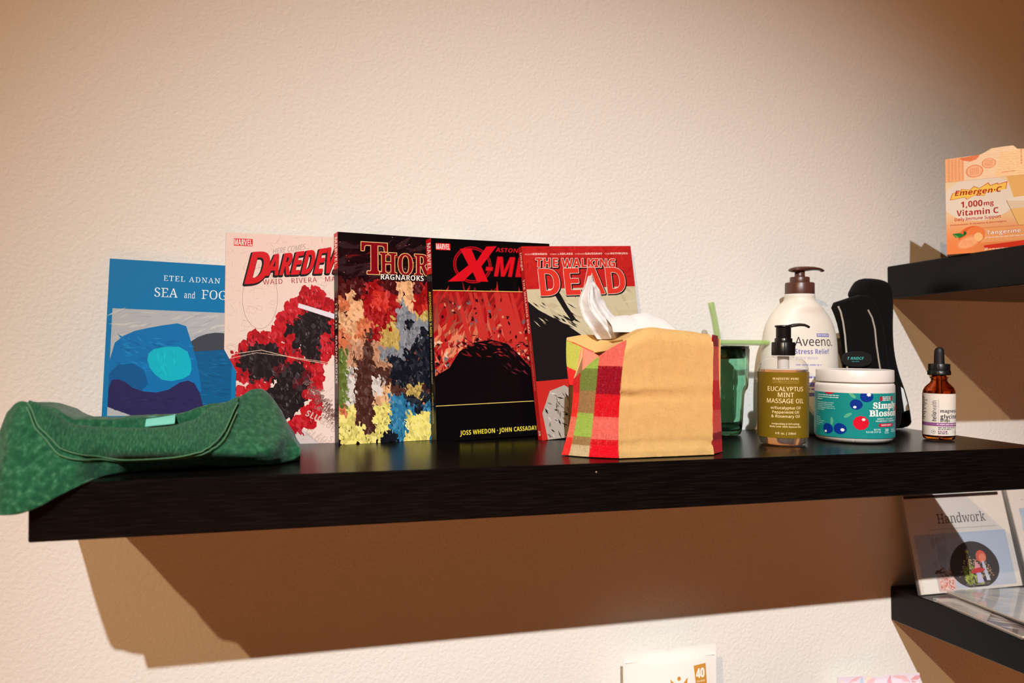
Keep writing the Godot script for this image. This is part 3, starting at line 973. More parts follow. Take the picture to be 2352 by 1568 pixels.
func sweater() -> void:
	var o := thing("folded_sweatshirt", "folded washed-green crewneck sweatshirt draped over the long shelf's free end", "sweatshirt")
	o.position = on_shelf(0.1, 0.15)
	var here := o.transform.affine_inverse()
	var green := mat(Color.WHITE, 0.95, 0.2)
	green.albedo_texture = noise_tex(0.03, 512, [[0.2, 0.45, 0.6, 0.78, 0.95], [c8(24, 74, 50), c8(32, 86, 58), c8(41, 97, 66), c8(60, 114, 80), c8(96, 140, 104)]], 4)
	green.uv1_triplanar = true
	green.uv1_scale = Vector3(7, 7, 7)
	green.heightmap_enabled = true
	green.heightmap_texture = noise_tex(0.22, 512, [], 2)
	green.heightmap_scale = 0.03
	green.rim_enabled = true
	green.rim = 0.35
	green.rim_tint = 0.6
	var lump := FastNoiseLite.new()
	lump.frequency = 26.0
	lump.seed = 5
	var rows := []
	var xs := []
	var x := -0.042
	while x < 0.2245:
		xs.append(x)
		x += 0.004
	xs.append(0.2245)
	for xx in xs:
		var row := []
		var ring_pts := knit_ring(xx)
		for i in ring_pts.size():
			var p: Vector2 = ring_pts[i]
			if i > 2 and i < 10 * PER:
				p += Vector2(0.6, 0.8) * 0.0035 * lump.get_noise_3d(xx, p.x, p.y)
			row.append(here * on_shelf(xx, p.x, p.y))
		rows.append(row)
	part("body", sheet(rows, true, true), green, o)
	# ribbed collar: from the rim down to the seam arc
	var rib := green.duplicate()
	rib.uv1_scale = Vector3(26, 7, 7)
	rib.heightmap_scale = 0.05
	var arc := [[-0.012, 0.02], [0.003, 0.24], [0.022, 0.42], [0.045, 0.54], [0.080, 0.58], [0.110, 0.54], [0.135, 0.40], [0.152, 0.22], [0.166, 0.02]]
	var collar := []
	var seam_a := []
	var seam_b := []
	x = -0.011
	while x <= 0.1655:
		var s: float = curve_at(arc, x)[0]
		var ring_pts := knit_ring(x)
		var row := []
		for k in 9:
			row.append(here * knit_point(ring_pts, x, lerpf(-0.08, s, k / 8.0), 0.0016))
		row.reverse()
		collar.append(row)
		seam_a.append(here * knit_point(ring_pts, x, s + 0.015, 0.0018))
		seam_b.append(here * knit_point(ring_pts, x, s + 0.075, 0.0016))
		x += 0.003
	var cm := part("collar", sheet(collar), rib, o, "ribbed green collar band")
	var thread := mat(c8(78, 126, 90), 0.9)
	part("seam", tube(seam_a, [0.0007], 8), thread, cm)
	part("seam", tube(seam_b, [0.0007], 8), thread, cm)
	# neck tag
	var tagm := mat(c8(120, 205, 188), 0.8)
	var tag_rows := []
	for j in 5:
		var r := []
		for i in 5:
			var u := i / 4.0
			var w := j / 4.0
			r.append(here * on_shelf(lerpf(0.079, 0.105, u) + 0.003 * w, lerpf(0.172, 0.203, w), 0.0475 + 0.002 * sin(w * 2.6) - 0.007 * w + 0.0022 * u))
		tag_rows.append(r)
	part("neck_tag", thick_sheet(tag_rows, 0.0008), tagm, o, "pale turquoise woven neck tag")

# s = 0 at the rim, 1 at the foot of the front
func knit_point(ring_pts: Array, x: float, s: float, lift: float) -> Vector3:
	var f := clampf((1.0 - s) * 3 * PER, 0.0, 4.0 * PER)
	var i := int(floor(f))
	var a: Vector2 = ring_pts[i]
	var b: Vector2 = ring_pts[i + 1]
	var p := a.lerp(b, f - i)
	var d := (b - a).normalized()
	p += Vector2(d.y, -d.x) * lift + Vector2(0.6, 0.8) * 0.0012
	return on_shelf(x, p.x, p.y)

# ---------------------------------------------------------------- tissue box in a cloth cover

func cloth(c: Color, cv: Canvas = null) -> StandardMaterial3D:
	var m := print_mat(cv, 0.95) if cv else mat(c, 0.95, 0.2)
	m.metallic_specular = 0.2
	m.rim_enabled = true
	m.rim = 0.08
	m.rim_tint = 0.9
	return m

func weave(cv: Canvas, n: int, amount: float) -> void:
	var w := cv.img.get_width()
	var h := cv.img.get_height()
	for i in n:                                      # slubs of thicker yarn, both ways
		var x := rng.randi() % w
		var y := rng.randi() % h
		var c := cv.img.get_pixel(x, y)
		var d := c.darkened(amount) if rng.randf() < 0.55 else c.lightened(amount)
		if rng.randf() < 0.5:
			cv.img.fill_rect(Rect2i(x, y, rng.randi_range(4, 26), 1), d)
		else:
			cv.img.fill_rect(Rect2i(x, y, 1, rng.randi_range(4, 26)), d)

func tb(x: float, v: float, h: float) -> Vector3:      # a point of the tissue cover, from shelf measures
	return Vector3(x - 0.61, h, v - 0.18)

func tissue_box() -> void:
	var o := thing("tissue_box", "tissue box in a tan and red-green checked cloth cover", "tissue box")
	o.transform = Transform3D(shelf_basis(), on_shelf(0.61, 0.18))
	var back_to := o.transform.affine_inverse()
	var carton := part("carton", box_mesh(Vector3(0.104, 0.122, 0.094), 0.002), mat(c8(205, 180, 150), 0.8), o)
	carton.position = Vector3(0.004, 0.0615, -0.0035)
	# tan panel over the top and down the front
	var tan_cv := Canvas.new(self, 120, 250, 5.0, c8(216, 172, 108))
	weave(tan_cv, 26000, 0.05)
	var tan := cloth(Color.WHITE, tan_cv)
	var knots := FastNoiseLite.new()
	knots.frequency = 20.0
	var top_h := [[0.0, 0.1265], [0.12, 0.1335], [0.28, 0.1402], [0.5, 0.1385], [0.75, 0.1365], [1.0, 0.1335]]
	var rows := []
	var hs := []
	for j in 30:
		hs.append(1.0 - j / 29.0)
	for back_v in [0.128, 0.150, 0.175, 0.200, 0.216]:
		var r := []
		for i in 25:
			var u := i / 24.0
			var t: float = curve_at(top_h, u)[0]
			r.append(tb(lerpf(0.565, 0.668, u), back_v, t - 0.004 * (0.216 - back_v) / 0.09 + 0.0005))
		rows.append(r)
	for f in hs:
		var r := []
		for i in 25:
			var u := i / 24.0
			var t: float = curve_at(top_h, u)[0]
			var h: float = f * t
			var xl := lerpf(0.5498, 0.5588, f) - 0.003 * sin(f * PI)
			var xr := lerpf(0.6640, 0.6660, f) - 0.001 * sin(f * PI)
			var v := lerpf(lerpf(0.2372, 0.2335, u), lerpf(0.2345, 0.2300, u), f)
			v -= 0.009 * pow(maxf(0.0, (f - 0.9) / 0.1), 2.0)            # rolls over the top edge
			v += 0.0022 * exp(-pow((h - 0.073 - 0.003 * u) / 0.006, 2)) * (1.2 - u)
			v -= 0.0038 * exp(-pow((h - 0.0655 - 0.004 * u) / 0.0032, 2)) * (1.15 - u)
			v += 0.0016 * smoothstep(0.0145, 0.0115, h) - 0.0022 * exp(-pow((h - 0.0138) / 0.0009, 2))
			v += 0.0014 * knots.get_noise_2d(u * 0.6, f * 0.5) - 0.002 * sin(u * PI) * sin(f * PI) * 0.6
			r.append(tb(lerpf(xl, xr, u), v, maxf(0.0012, h + 0.0008 * sin(u * 31.0) * (1.0 - f))))
		rows.append(r)
	part("tan_panel", thick_sheet(rows, 0.0018), tan, o, "plain tan cloth panel with a stitched hem")
	# checked side flap, cut on the diagonal
	var red := c8(206, 14, 24)
	var pink := c8(222, 98, 84)
	var dark := c8(140, 6, 22)
	var lime := c8(150, 178, 70)
	var olive := c8(110, 124, 52)
	var khaki := c8(150, 112, 66)
	var buff := c8(196, 170, 128)
	var cv := Canvas.new(self, 100, 126, 6.0, red)
	for e in [[0, 28, pink], [28, 58, dark], [58, 82, red], [82, 106, pink], [106, 112, red], [112, 126, c8(224, 12, 26)]]:
		cv.rect(50, e[0], 50, e[1] - e[0], e[2])
	for e in [[0, 31, lime], [31, 55, olive], [55, 79, khaki], [79, 104, lime], [104, 113, khaki], [113, 126, buff]]:
		cv.rect(14, e[0], 36, e[1] - e[0], e[2])
	for e in [[0, 32, lime], [32, 58, c8(196, 30, 30)], [58, 84, c8(232, 40, 34)], [84, 106, c8(224, 110, 84)], [106, 126, c8(226, 40, 34)]]:
		cv.rect(0, e[0], 14, e[1] - e[0], e[2])
	weave(cv, 16000, 0.14)
	var check := cloth(Color.WHITE, cv)
	var flap := []
	var fuv := []
	for j in 19:
		var w := j / 18.0
		var r := []
		var ru := []
		for i in 15:
			var u := i / 14.0
			var hl := 0.083 * (1.0 - w)
			var hr := 0.1265 * (1.0 - w)
			var f := 1.0 - w
			var pl: Vector3 = tb(lerpf(0.4994, 0.5156, f) + 0.004 * sin(f * PI), lerpf(0.1977, 0.1900, f), hl)
			var pr: Vector3 = tb(lerpf(0.5498, 0.5588, f) - 0.003 * sin(f * PI), lerpf(0.2372, 0.2342, f), hr)
			var p := pl.lerp(pr, u)
			p += Vector3(-0.55, 0, 0.83) * 0.0045 * sin(u * PI) * (0.4 + 0.6 * w)
			p.y += 0.004 * sin(u * PI) * f - 0.002 * sin(u * 3.0) * (1.0 if w > 0.99 else 0.0)
			p.y = maxf(p.y, 0.0012)
			r.append(p)
			ru.append(Vector2(u, 1.0 - p.y / 0.1265))
		flap.append(r)
		fuv.append(ru)
	part("checked_flap", thick_sheet(flap, 0.0016, fuv), check, o, "red and green checked cloth flap with a curved diagonal edge")
	# the flap tucked behind it
	var bc := Canvas.new(self, 60, 60, 8.0, c8(176, 176, 72))
	bc.poly([Vector2(26, 0), Vector2(60, 0), Vector2(60, 60), Vector2(16, 60)], c8(232, 132, 106))
	bc.poly([Vector2(0, 36), Vector2(60, 46), Vector2(60, 60), Vector2(0, 60)], c8(206, 36, 32))
	bc.rect(0, 0, 60, 1.2, c8(214, 36, 36))
	weave(bc, 6000, 0.12)
	var tuck := []
	for j in 9:
		var w := j / 8.0
		var r := []
		for i in 9:
			var u := i / 8.0
			var a: Vector3 = (back_to * Vector3(0.5230, 0.1225, 0.150)).lerp((back_to * Vector3(0.5560, 0.1030, 0.178)), u)
			var b: Vector3 = (back_to * Vector3(0.5140, 0.0700, 0.184)).lerp((back_to * Vector3(0.5450, 0.0660, 0.190)), u)
			r.append(a.lerp(b, w) + Vector3(-0.6, 0, 0.5) * 0.004 * sin(w * PI))
		tuck.append(r)
	part("tucked_flap", thick_sheet(tuck, 0.0014), cloth(Color.WHITE, bc), o)
	# pale lining of the opening
	var top_edge := [Vector3(0.5245, 0.1245, 0.150), Vector3(0.5441, 0.1279, 0.150), Vector3(0.5638, 0.1269, 0.155), Vector3(0.5815, 0.1257, 0.165), Vector3(0.5753, 0.1208, 0.200)]
	var low_edge := [Vector3(0.5225, 0.1215, 0.151), Vector3(0.5375, 0.1140, 0.161), Vector3(0.5480, 0.1062, 0.172), Vector3(0.5533, 0.1080, 0.200), Vector3(0.5594, 0.1150, 0.226)]
	var lining := []
	for j in 6:
		var r := []
		for i in 5:
			var p: Vector3 = top_edge[i].lerp(low_edge[i], j / 5.0)
			r.append(back_to * Vector3(p.x, p.y + 0.001 * sin(j * 0.6), p.z))
		lining.append(r)
	part("lining", thick_sheet(lining, 0.001), tan, o)
	# right-hand check strip and the back
	var rc := Canvas.new(self, 30, 126, 6.0, red)
	for e in [[0, 12, dark], [12, 48, c8(232, 84, 70)], [48, 80, c8(222, 16, 24)], [80, 104, c8(232, 80, 66)], [104, 112, dark], [112, 126, red]]:
		rc.rect(0, e[0], 30, e[1] - e[0], e[2])
	weave(rc, 5000, 0.14)
	var strip := []
	for j in 13:
		var f := 1.0 - j / 12.0
		var r := []
		for i in 5:
			var u := i / 4.0
			r.append(tb(lerpf(0.6640, 0.6660, f), lerpf(0.2332, 0.2290, f), f * 0.132 + 0.0012).lerp(tb(lerpf(0.6870, 0.6840, f), lerpf(0.2140, 0.2080, f), f * 0.131 + 0.0012), u))
		strip.append(r)
	part("checked_strip", thick_sheet(strip, 0.0016), cloth(Color.WHITE, rc), o)
	var hull := []
	for j in 9:
		var f := 1.0 - j / 8.0
		var r := []
		var path := [Vector2(0.6850, 0.212), Vector2(0.6880, 0.160), Vector2(0.6760, 0.127), Vector2(0.600, 0.122), Vector2(0.534, 0.124), Vector2(0.5410, 0.150), Vector2(0.5290, 0.178)]
		for q in path:
			r.append(tb(q.x, q.y, f * lerpf(0.128, 0.10, clampf((0.545 - q.x) / 0.02, 0.0, 1.0)) + 0.0012))
		r.append(tb(lerpf(0.5000, 0.5162, f) + 0.004 * sin(f * PI), lerpf(0.1977, 0.1900, f), f * 0.083 + 0.0012))
		hull.append(r)
	part("back_panel", thick_sheet(hull, 0.0014), tan, o)
	# the tissue standing out of the slit
	var p := thing("tissue", "crumpled white tissue pulled up out of the cloth-covered box", "tissue")
	p.position = Vector3(0.58, 0.1235, 0.17)
	var white := mat(c8(226, 221, 218), 0.9, 0.2)
	white.backlight_enabled = true
	white.backlight = Color(0.35, 0.34, 0.33)
	var crease := FastNoiseLite.new()
	crease.frequency = 55.0
	crease.noise_type = FastNoiseLite.TYPE_CELLULAR
	crease.cellular_return_type = FastNoiseLite.RETURN_DISTANCE
	var fin := [[0.0, 0.5470, 0.5530, 0.1952, 0.166], [0.10, 0.5448, 0.5560, 0.1890, 0.166], [0.22, 0.5412, 0.5622, 0.1810, 0.166], [0.40, 0.5356, 0.5700, 0.1675, 0.164], [0.58, 0.5372, 0.5790, 0.1545, 0.166], [0.74, 0.5410, 0.5900, 0.1435, 0.170], [0.88, 0.5475, 0.6020, 0.1330, 0.172], [1.0, 0.5560, 0.6100, 0.1220, 0.170]]
	var fold := [0.000, -0.003, 0.005, 0.013, 0.005, 0.011, 0.009, 0.002, -0.002, -0.003, -0.006, -0.008, -0.012]
	var frows := []
	for j in 37:
		var t := j / 36.0
		var q := curve_at(fin, t)
		var r := []
		for i in 37:
			var u := i / 36.0
			var fi := u * 12.0
			var a := int(minf(11, floor(fi)))
			var z: float = lerpf(fold[a], fold[a + 1], fi - a) * (0.35 + 0.8 * t)
			var x := lerpf(q[0], q[1], u)
			var y: float = q[2] + 0.006 * (1.0 - t) * (0.5 - absf(u - 0.62)) * sin(u * 9.0)
			z += 0.007 * crease.get_noise_2d(x * 1.3, y * 0.9)
			r.append(Vector3(x + 0.0015 * crease.get_noise_2d(y, x + 3.0), y, q[3] + z) - p.position)
		frows.append(r)
	part("upright_fold", thick_sheet(frows, 0.0004), white, p)
	var crest := [[0.562, 0.1470], [0.575, 0.1500], [0.585, 0.1500], [0.594, 0.1506], [0.6026, 0.1538], [0.618, 0.1536], [0.630, 0.1506], [0.638, 0.1450], [0.6425, 0.1370]]
	var lrows := []
	for j in 25:
		var t := j / 24.0
		var r := []
		for i in 33:
			var u := i / 32.0
			var x := lerpf(0.562, 0.6425, u)
			var top: float = curve_at(crest, x)[0]
			var z := lerpf(0.142, 0.196, t)
			var y := lerpf(0.129, top, pow(sin(t * PI), 0.6))
			y += 0.002 * crease.get_noise_2d(x * 1.4, z) * sin(t * PI) + 0.0008 * sin(u * 17.0 + t * 5.0) * sin(t * PI)
			r.append(Vector3(x + 0.004 * (t - 0.5) * sin(u * 7.0), y, z) - p.position)
		lrows.append(r)
	part("lying_fold", thick_sheet(lrows, 0.0004), white, p)

# ---------------------------------------------------------------- glass cup

func glass_cup() -> void:
	var o := thing("glass_tumbler", "stepped green glass tumbler with a dark lid behind the tissue box", "cup")
	o.transform = Transform3D(shelf_basis(), on_shelf(0.7785, 0.0475))
	var green := glass(Color(0.74, 0.92, 0.83))
	part("glass_body", lathe([
		[[0.0, 0.0005], [0.026, 0.0005], [0.0295, 0.002], [0.031, 0.006], [0.0325, 0.02], [0.0338, 0.048], [0.0344, 0.056], [0.0362, 0.0605], [0.0384, 0.0635], [0.0392, 0.068], [0.0402, 0.10], [0.0406, 0.117], [0.0400, 0.1182], [0.0394, 0.117],
		[0.0388, 0.10], [0.0378, 0.069], [0.0366, 0.0645], [0.0345, 0.0615], [0.0328, 0.057], [0.0322, 0.048], [0.0309, 0.02], [0.0290, 0.010], [0.024, 0.0075], [0.0, 0.0075]]], 72), green, o)
	var dark := mat(c8(12, 22, 14), 0.18)
	var lid := part("lid", lathe([[[0.0, 0.1035], [0.0355, 0.1035], [0.0366, 0.1048]], [[0.0366, 0.1048], [0.0372, 0.112], [0.0376, 0.1178]], [[0.0376, 0.1178], [0.0398, 0.1186], [0.0402, 0.1198], [0.0398, 0.1208]], [[0.0398, 0.1208], [0.010, 0.1212], [0.0050, 0.1210]], [[0.0050, 0.1210], [0.0050, 0.1035]]], 64), dark, o, "dark green-black lid with a straw hole")
	lid.position = Vector3.ZERO
	var tint := mat(Color(0.70, 0.84, 0.48, 0.36), 0.05)
	tint.transparency = BaseMaterial3D.TRANSPARENCY_ALPHA
	var up := thing("glass_straw", "green glass straw standing upright through the tumbler's lid", "straw", "green glass straws")
	up.transform = o.transform
	var path := []
	for i in 25:
		var t := i / 24.0
		path.append(Vector3(-0.0010 + 0.0010 * t - 0.0125 * pow(maxf(0.0, (t - 0.62) / 0.38), 1.4), lerpf(0.0105, 0.1795, t), 0.0))
	part("stem", hollow_tube(path, 0.0045, 0.0032), tint, up)
	var lie := thing("glass_straw", "green glass straw lying flat across the tumbler's lid", "straw", "green glass straws")
	lie.transform = o.transform * Transform3D(Basis.IDENTITY, Vector3(0, 0.12525, 0.0105))
	var bar := []
	for i in 13:
		bar.append(Vector3(lerpf(-0.020, 0.092, i / 12.0), 0.0, -0.004 + 0.006 * i / 12.0))
	part("stem", hollow_tube(bar, 0.0040, 0.0028), tint, lie)

# ---------------------------------------------------------------- pump bottles

const WASH := [[0.0, 0.0500], [0.004, 0.0545], [0.012, 0.0572], [0.045, 0.0583], [0.09, 0.0580], [0.12, 0.0565], [0.138, 0.0540], [0.150, 0.0505], [0.160, 0.0455], [0.168, 0.0395], [0.175, 0.0320], [0.181, 0.0245], [0.1845, 0.0212], [0.192, 0.0205]]

func wash_radius(h: float) -> float:
	return curve_at(WASH, h)[0]

func body_wash() -> void:
	var o := thing("pump_bottle", "large cream body wash bottle with a brown pump, behind the oil", "bottle")
	o.transform = Transform3D(shelf_basis(0.0), on_shelf(0.9024, 0.0520))
	var cream := mat(c8(228, 220, 207), 0.5)
	cream.subsurf_scatter_enabled = true
	cream.subsurf_scatter_strength = 0.15
	var profile := [[0.0, 0.0006]]
	for i in 49:
		var h := 0.192 * i / 48.0
		profile.append([wash_radius(h), h + 0.0006])
	# oval below, round at the neck
	var st_rows := []
	for q in profile:
		var sq := lerpf(1.0, 0.63, smoothstep(0.0215, 0.045, q[0]))
		var row := []
		for k in 72:
			var a := TAU * k / 72
			row.append(Vector3(q[0] * sin(a), q[1], q[0] * cos(a) * sq))
		st_rows.append(row)
	st_rows.reverse()
	part("body", sheet(st_rows, true, true), cream, o)
	var cv := Canvas.new(self, 150, 130, 6.0, c8(228, 220, 207))
	var ink := c8(46, 40, 44)
	var lilac := c8(120, 112, 176)
	cv.rect(78, 1.5, 24, 4.6, lilac)
	cv.text("NEW FORMULA", sans_bold, 2.6, Vector2(90, 5.0), c8(236, 230, 238), {"al": 1, "w": 21.0})
	cv.text("Aveeno", sans, 12.0, Vector2(74, 18.5), ink, {"al": 1, "w": 60.0})
	cv.text(".", sans, 12.0, Vector2(105.5, 18.5), ink)
	cv.text("Stress Relief", sans_bold, 6.6, Vector2(72, 29.5), lilac, {"al": 1, "w": 55.0})
	cv.text("BODY WASH", sans, 3.6, Vector2(46, 37.0), c8(160, 150, 196), {"w": 32.0})
	cv.fine_print(46, 46.0, 38, 2.6, c8(170, 160, 200), rng)
	cv.text("Re", sans_bold, 4.2, Vector2(52, 63.0), lilac)
	cv.fine_print(60, 63.0, 40, 3.0, lilac, rng)
	cv.rect(44, 68, 62, 6, lilac)
	cv.fine_print(46, 78.5, 58, 2.4, lilac, rng)
	cv.rect(44, 82, 62, 5, lilac)
	part("label", label_arc(0.0586, 0.0586 * 0.63 + 0.0001, 0.010, 0.140, deg_to_rad(-75), deg_to_rad(75), 60, 26, true), print_mat(cv, 0.5), o, "cream printed label with dark and lilac lettering")
	var brown := mat(c8(84, 48, 38), 0.35)
	part("neck_ring", lathe([[[0.0206, 0.186], [0.0206, 0.1935], [0.0, 0.1935]]], 48), cream, o)
	part("cap", lathe([[[0.0, 0.1925], [0.0196, 0.1925], [0.0200, 0.1932]], [[0.0200, 0.1932], [0.0198, 0.2085], [0.0190, 0.2096]], [[0.0190, 0.2096], [0.0134, 0.2098]]], 96, false, 0.012), brown, o, "ribbed brown cap")
	var pump := part("pump", lathe([[[0.0134, 0.2094], [0.0134, 0.2165], [0.0126, 0.2176]], [[0.0126, 0.2176], [0.0070, 0.2178]], [[0.0070, 0.2178], [0.0068, 0.2260], [0.0, 0.2262]]], 40), brown, o)
	var spout := []
	var rad := []
	for q in [[-0.0150, 0.2268, 0.0035], [-0.0135, 0.2272, 0.0075], [-0.008, 0.2278, 0.0105], [0.0, 0.2286, 0.0112], [0.010, 0.2296, 0.0098], [0.020, 0.2303, 0.0076], [0.029, 0.2300, 0.0058], [0.0345, 0.2290, 0.0048], [0.0372, 0.2272, 0.0044]]:
		spout.append(Vector3(q[0], q[1], 0.0))
		rad.append(q[2])
	part("spout", flat_tube(spout, rad, 0.36), brown, pump)

# swept along x in the x-y plane; wide in z, low in y
func flat_tube(path: Array, radii: Array, low: float) -> ArrayMesh:
	var rows := []
	for i in path.size():
		var d: Vector3 = (path[mini(i + 1, path.size() - 1)] - path[maxi(i - 1, 0)]).normalized()
		var up := Vector3(-d.y, d.x, 0)
		var row := []
		for k in 16:
			var a := TAU * k / 16
			row.append(path[i] + up * radii[i] * low * cos(a) + Vector3(0, 0, 1) * radii[i] * sin(a))
		rows.append(row)
	return sheet(rows, true, true)

func oil_bottle() -> void:
	var o := thing("oil_pump_bottle", "round amber massage oil bottle with olive label and black pump", "bottle")
	o.transform = Transform3D(shelf_basis(deg_to_rad(-28.0)), on_shelf(0.8007, 0.1629))
	var clear := mat(Color(1, 0.97, 0.93, 0.08), 0.03)
	clear.transparency = BaseMaterial3D.TRANSPARENCY_ALPHA
	part("bottle_shell", lathe([[[0.0, 0.0040], [0.012, 0.0034], [0.022, 0.0010], [0.0245, 0.0004], [0.0268, 0.0012], [0.0288, 0.0050], [0.0298, 0.010], [0.0300, 0.016], [0.0300, 0.088], [0.0297, 0.0935], [0.0283, 0.0985], [0.0252, 0.1030], [0.0205, 0.1062], [0.0150, 0.1078], [0.0122, 0.1088], [0.0118, 0.1110]]], 72), clear, o, "clear plastic bottle")
	var amber := glass(Color(0.93, 0.60, 0.27), 0.042)
	part("oil", lathe([[[0.0, 0.0052], [0.011, 0.0046], [0.0215, 0.0024], [0.0242, 0.0016], [0.0262, 0.0024], [0.0280, 0.0058], [0.0289, 0.010], [0.0292, 0.016], [0.0292, 0.0870], [0.0291, 0.0925]], [[0.0291, 0.0925], [0.0060, 0.0922], [0.0, 0.0922]]], 72), amber, o, "amber massage oil")
	var cv := Canvas.new(self, 131, 79, 9.0, c8(122, 98, 22))
	cv.strokes(Rect2(0, 0, 131, 79), 500, 12, 0.25, [c8(128, 103, 26), c8(116, 93, 19)], 1.5, 0.3, rng)
	var ink := c8(244, 220, 170)
	var mid := 65.5
	cv.text("MAJESTIC PURE", serif_bold, 2.5, Vector2(mid, 8.9), ink, {"al": 1, "w": 31.5})
	cv.text("COSMECEUTICALS", sans, 1.7, Vector2(mid, 11.8), c8(206, 176, 110), {"al": 1, "w": 31.5, "sp": 8})
	cv.rect(mid - 15.8, 12.7, 31.6, 0.25, c8(206, 176, 110))
	for e in [["EUCALYPTUS", 22.5, 5.2, 44.0], ["MINT", 29.6, 5.2, 18.5], ["MASSAGE OIL", 36.9, 5.2, 46.0], ["w/Eucalyptus Oil", 44.2, 3.2, 36.0], ["Peppermint Oil", 49.4, 3.2, 31.5], ["& Rosemary Oil", 54.3, 3.2, 34.0], ["8 fl. oz. | 236ml", 74.3, 2.3, 24.0]]:
		cv.text(e[0], sans, e[2], Vector2(mid, e[1]), ink, {"al": 1, "w": e[3], "weight": 0.07})
	for e in [["Invigorating & Refreshing", 62.8, 33.0], ["Made with 100% Natural Oils", 66.2, 38.0]]:
		cv.text(e[0], sans_bold, 2.0, Vector2(mid, e[1]), ink, {"al": 1, "w": e[2]})
	for i in 12:
		cv.rect(4 + (i % 4), 16 + i * 3.6, rng.randf_range(8, 14), 0.7, c8(190, 162, 100))
		cv.rect(113, 16 + i * 3.6, rng.randf_range(8, 14), 0.7, c8(190, 162, 100))
	part("label", label_arc(0.0303, 0.0303, 0.0106, 0.0896, deg_to_rad(-125), deg_to_rad(125), 72), print_mat(cv, 0.38), o, "olive-gold printed label with cream lettering")
	var black := mat(c8(16, 14, 14), 0.3)
	part("dip_tube", lathe([[[0.0070, 0.0930], [0.0070, 0.1085]]], 32), mat(c8(220, 212, 206), 0.3), o)
	part("collar", lathe([[[0.0120, 0.1096], [0.0137, 0.1096], [0.0140, 0.1102]], [[0.0140, 0.1102], [0.0140, 0.1250], [0.0134, 0.1258]], [[0.0134, 0.1258], [0.0104, 0.1259]]], 96, false, 0.03), black, o, "ribbed black screw collar")
	var pump := part("pump", lathe([[[0.0106, 0.1256], [0.0106, 0.1300], [0.0102, 0.1306]], [[0.0102, 0.1306], [0.0090, 0.1308]], [[0.0090, 0.1308], [0.0090, 0.1440]], [[0.0090, 0.1440], [0.0104, 0.1444], [0.0106, 0.1452], [0.0100, 0.1466], [0.0, 0.1470]]], 48), black, o)
	var path := []
	var rad := []
	for q in [[0.006, 0.1452, 0.0052], [0.012, 0.1466, 0.0052], [0.019, 0.1474, 0.0046], [0.025, 0.1470, 0.0040], [0.0292, 0.1452, 0.0036], [0.0305, 0.1440, 0.0034]]:
		path.append(Vector3(q[0], q[1], 0.0))
		rad.append(q[2])
	part("spout", flat_tube(path, rad, 0.42), black, pump)
	pump.rotation.y = deg_to_rad(4)

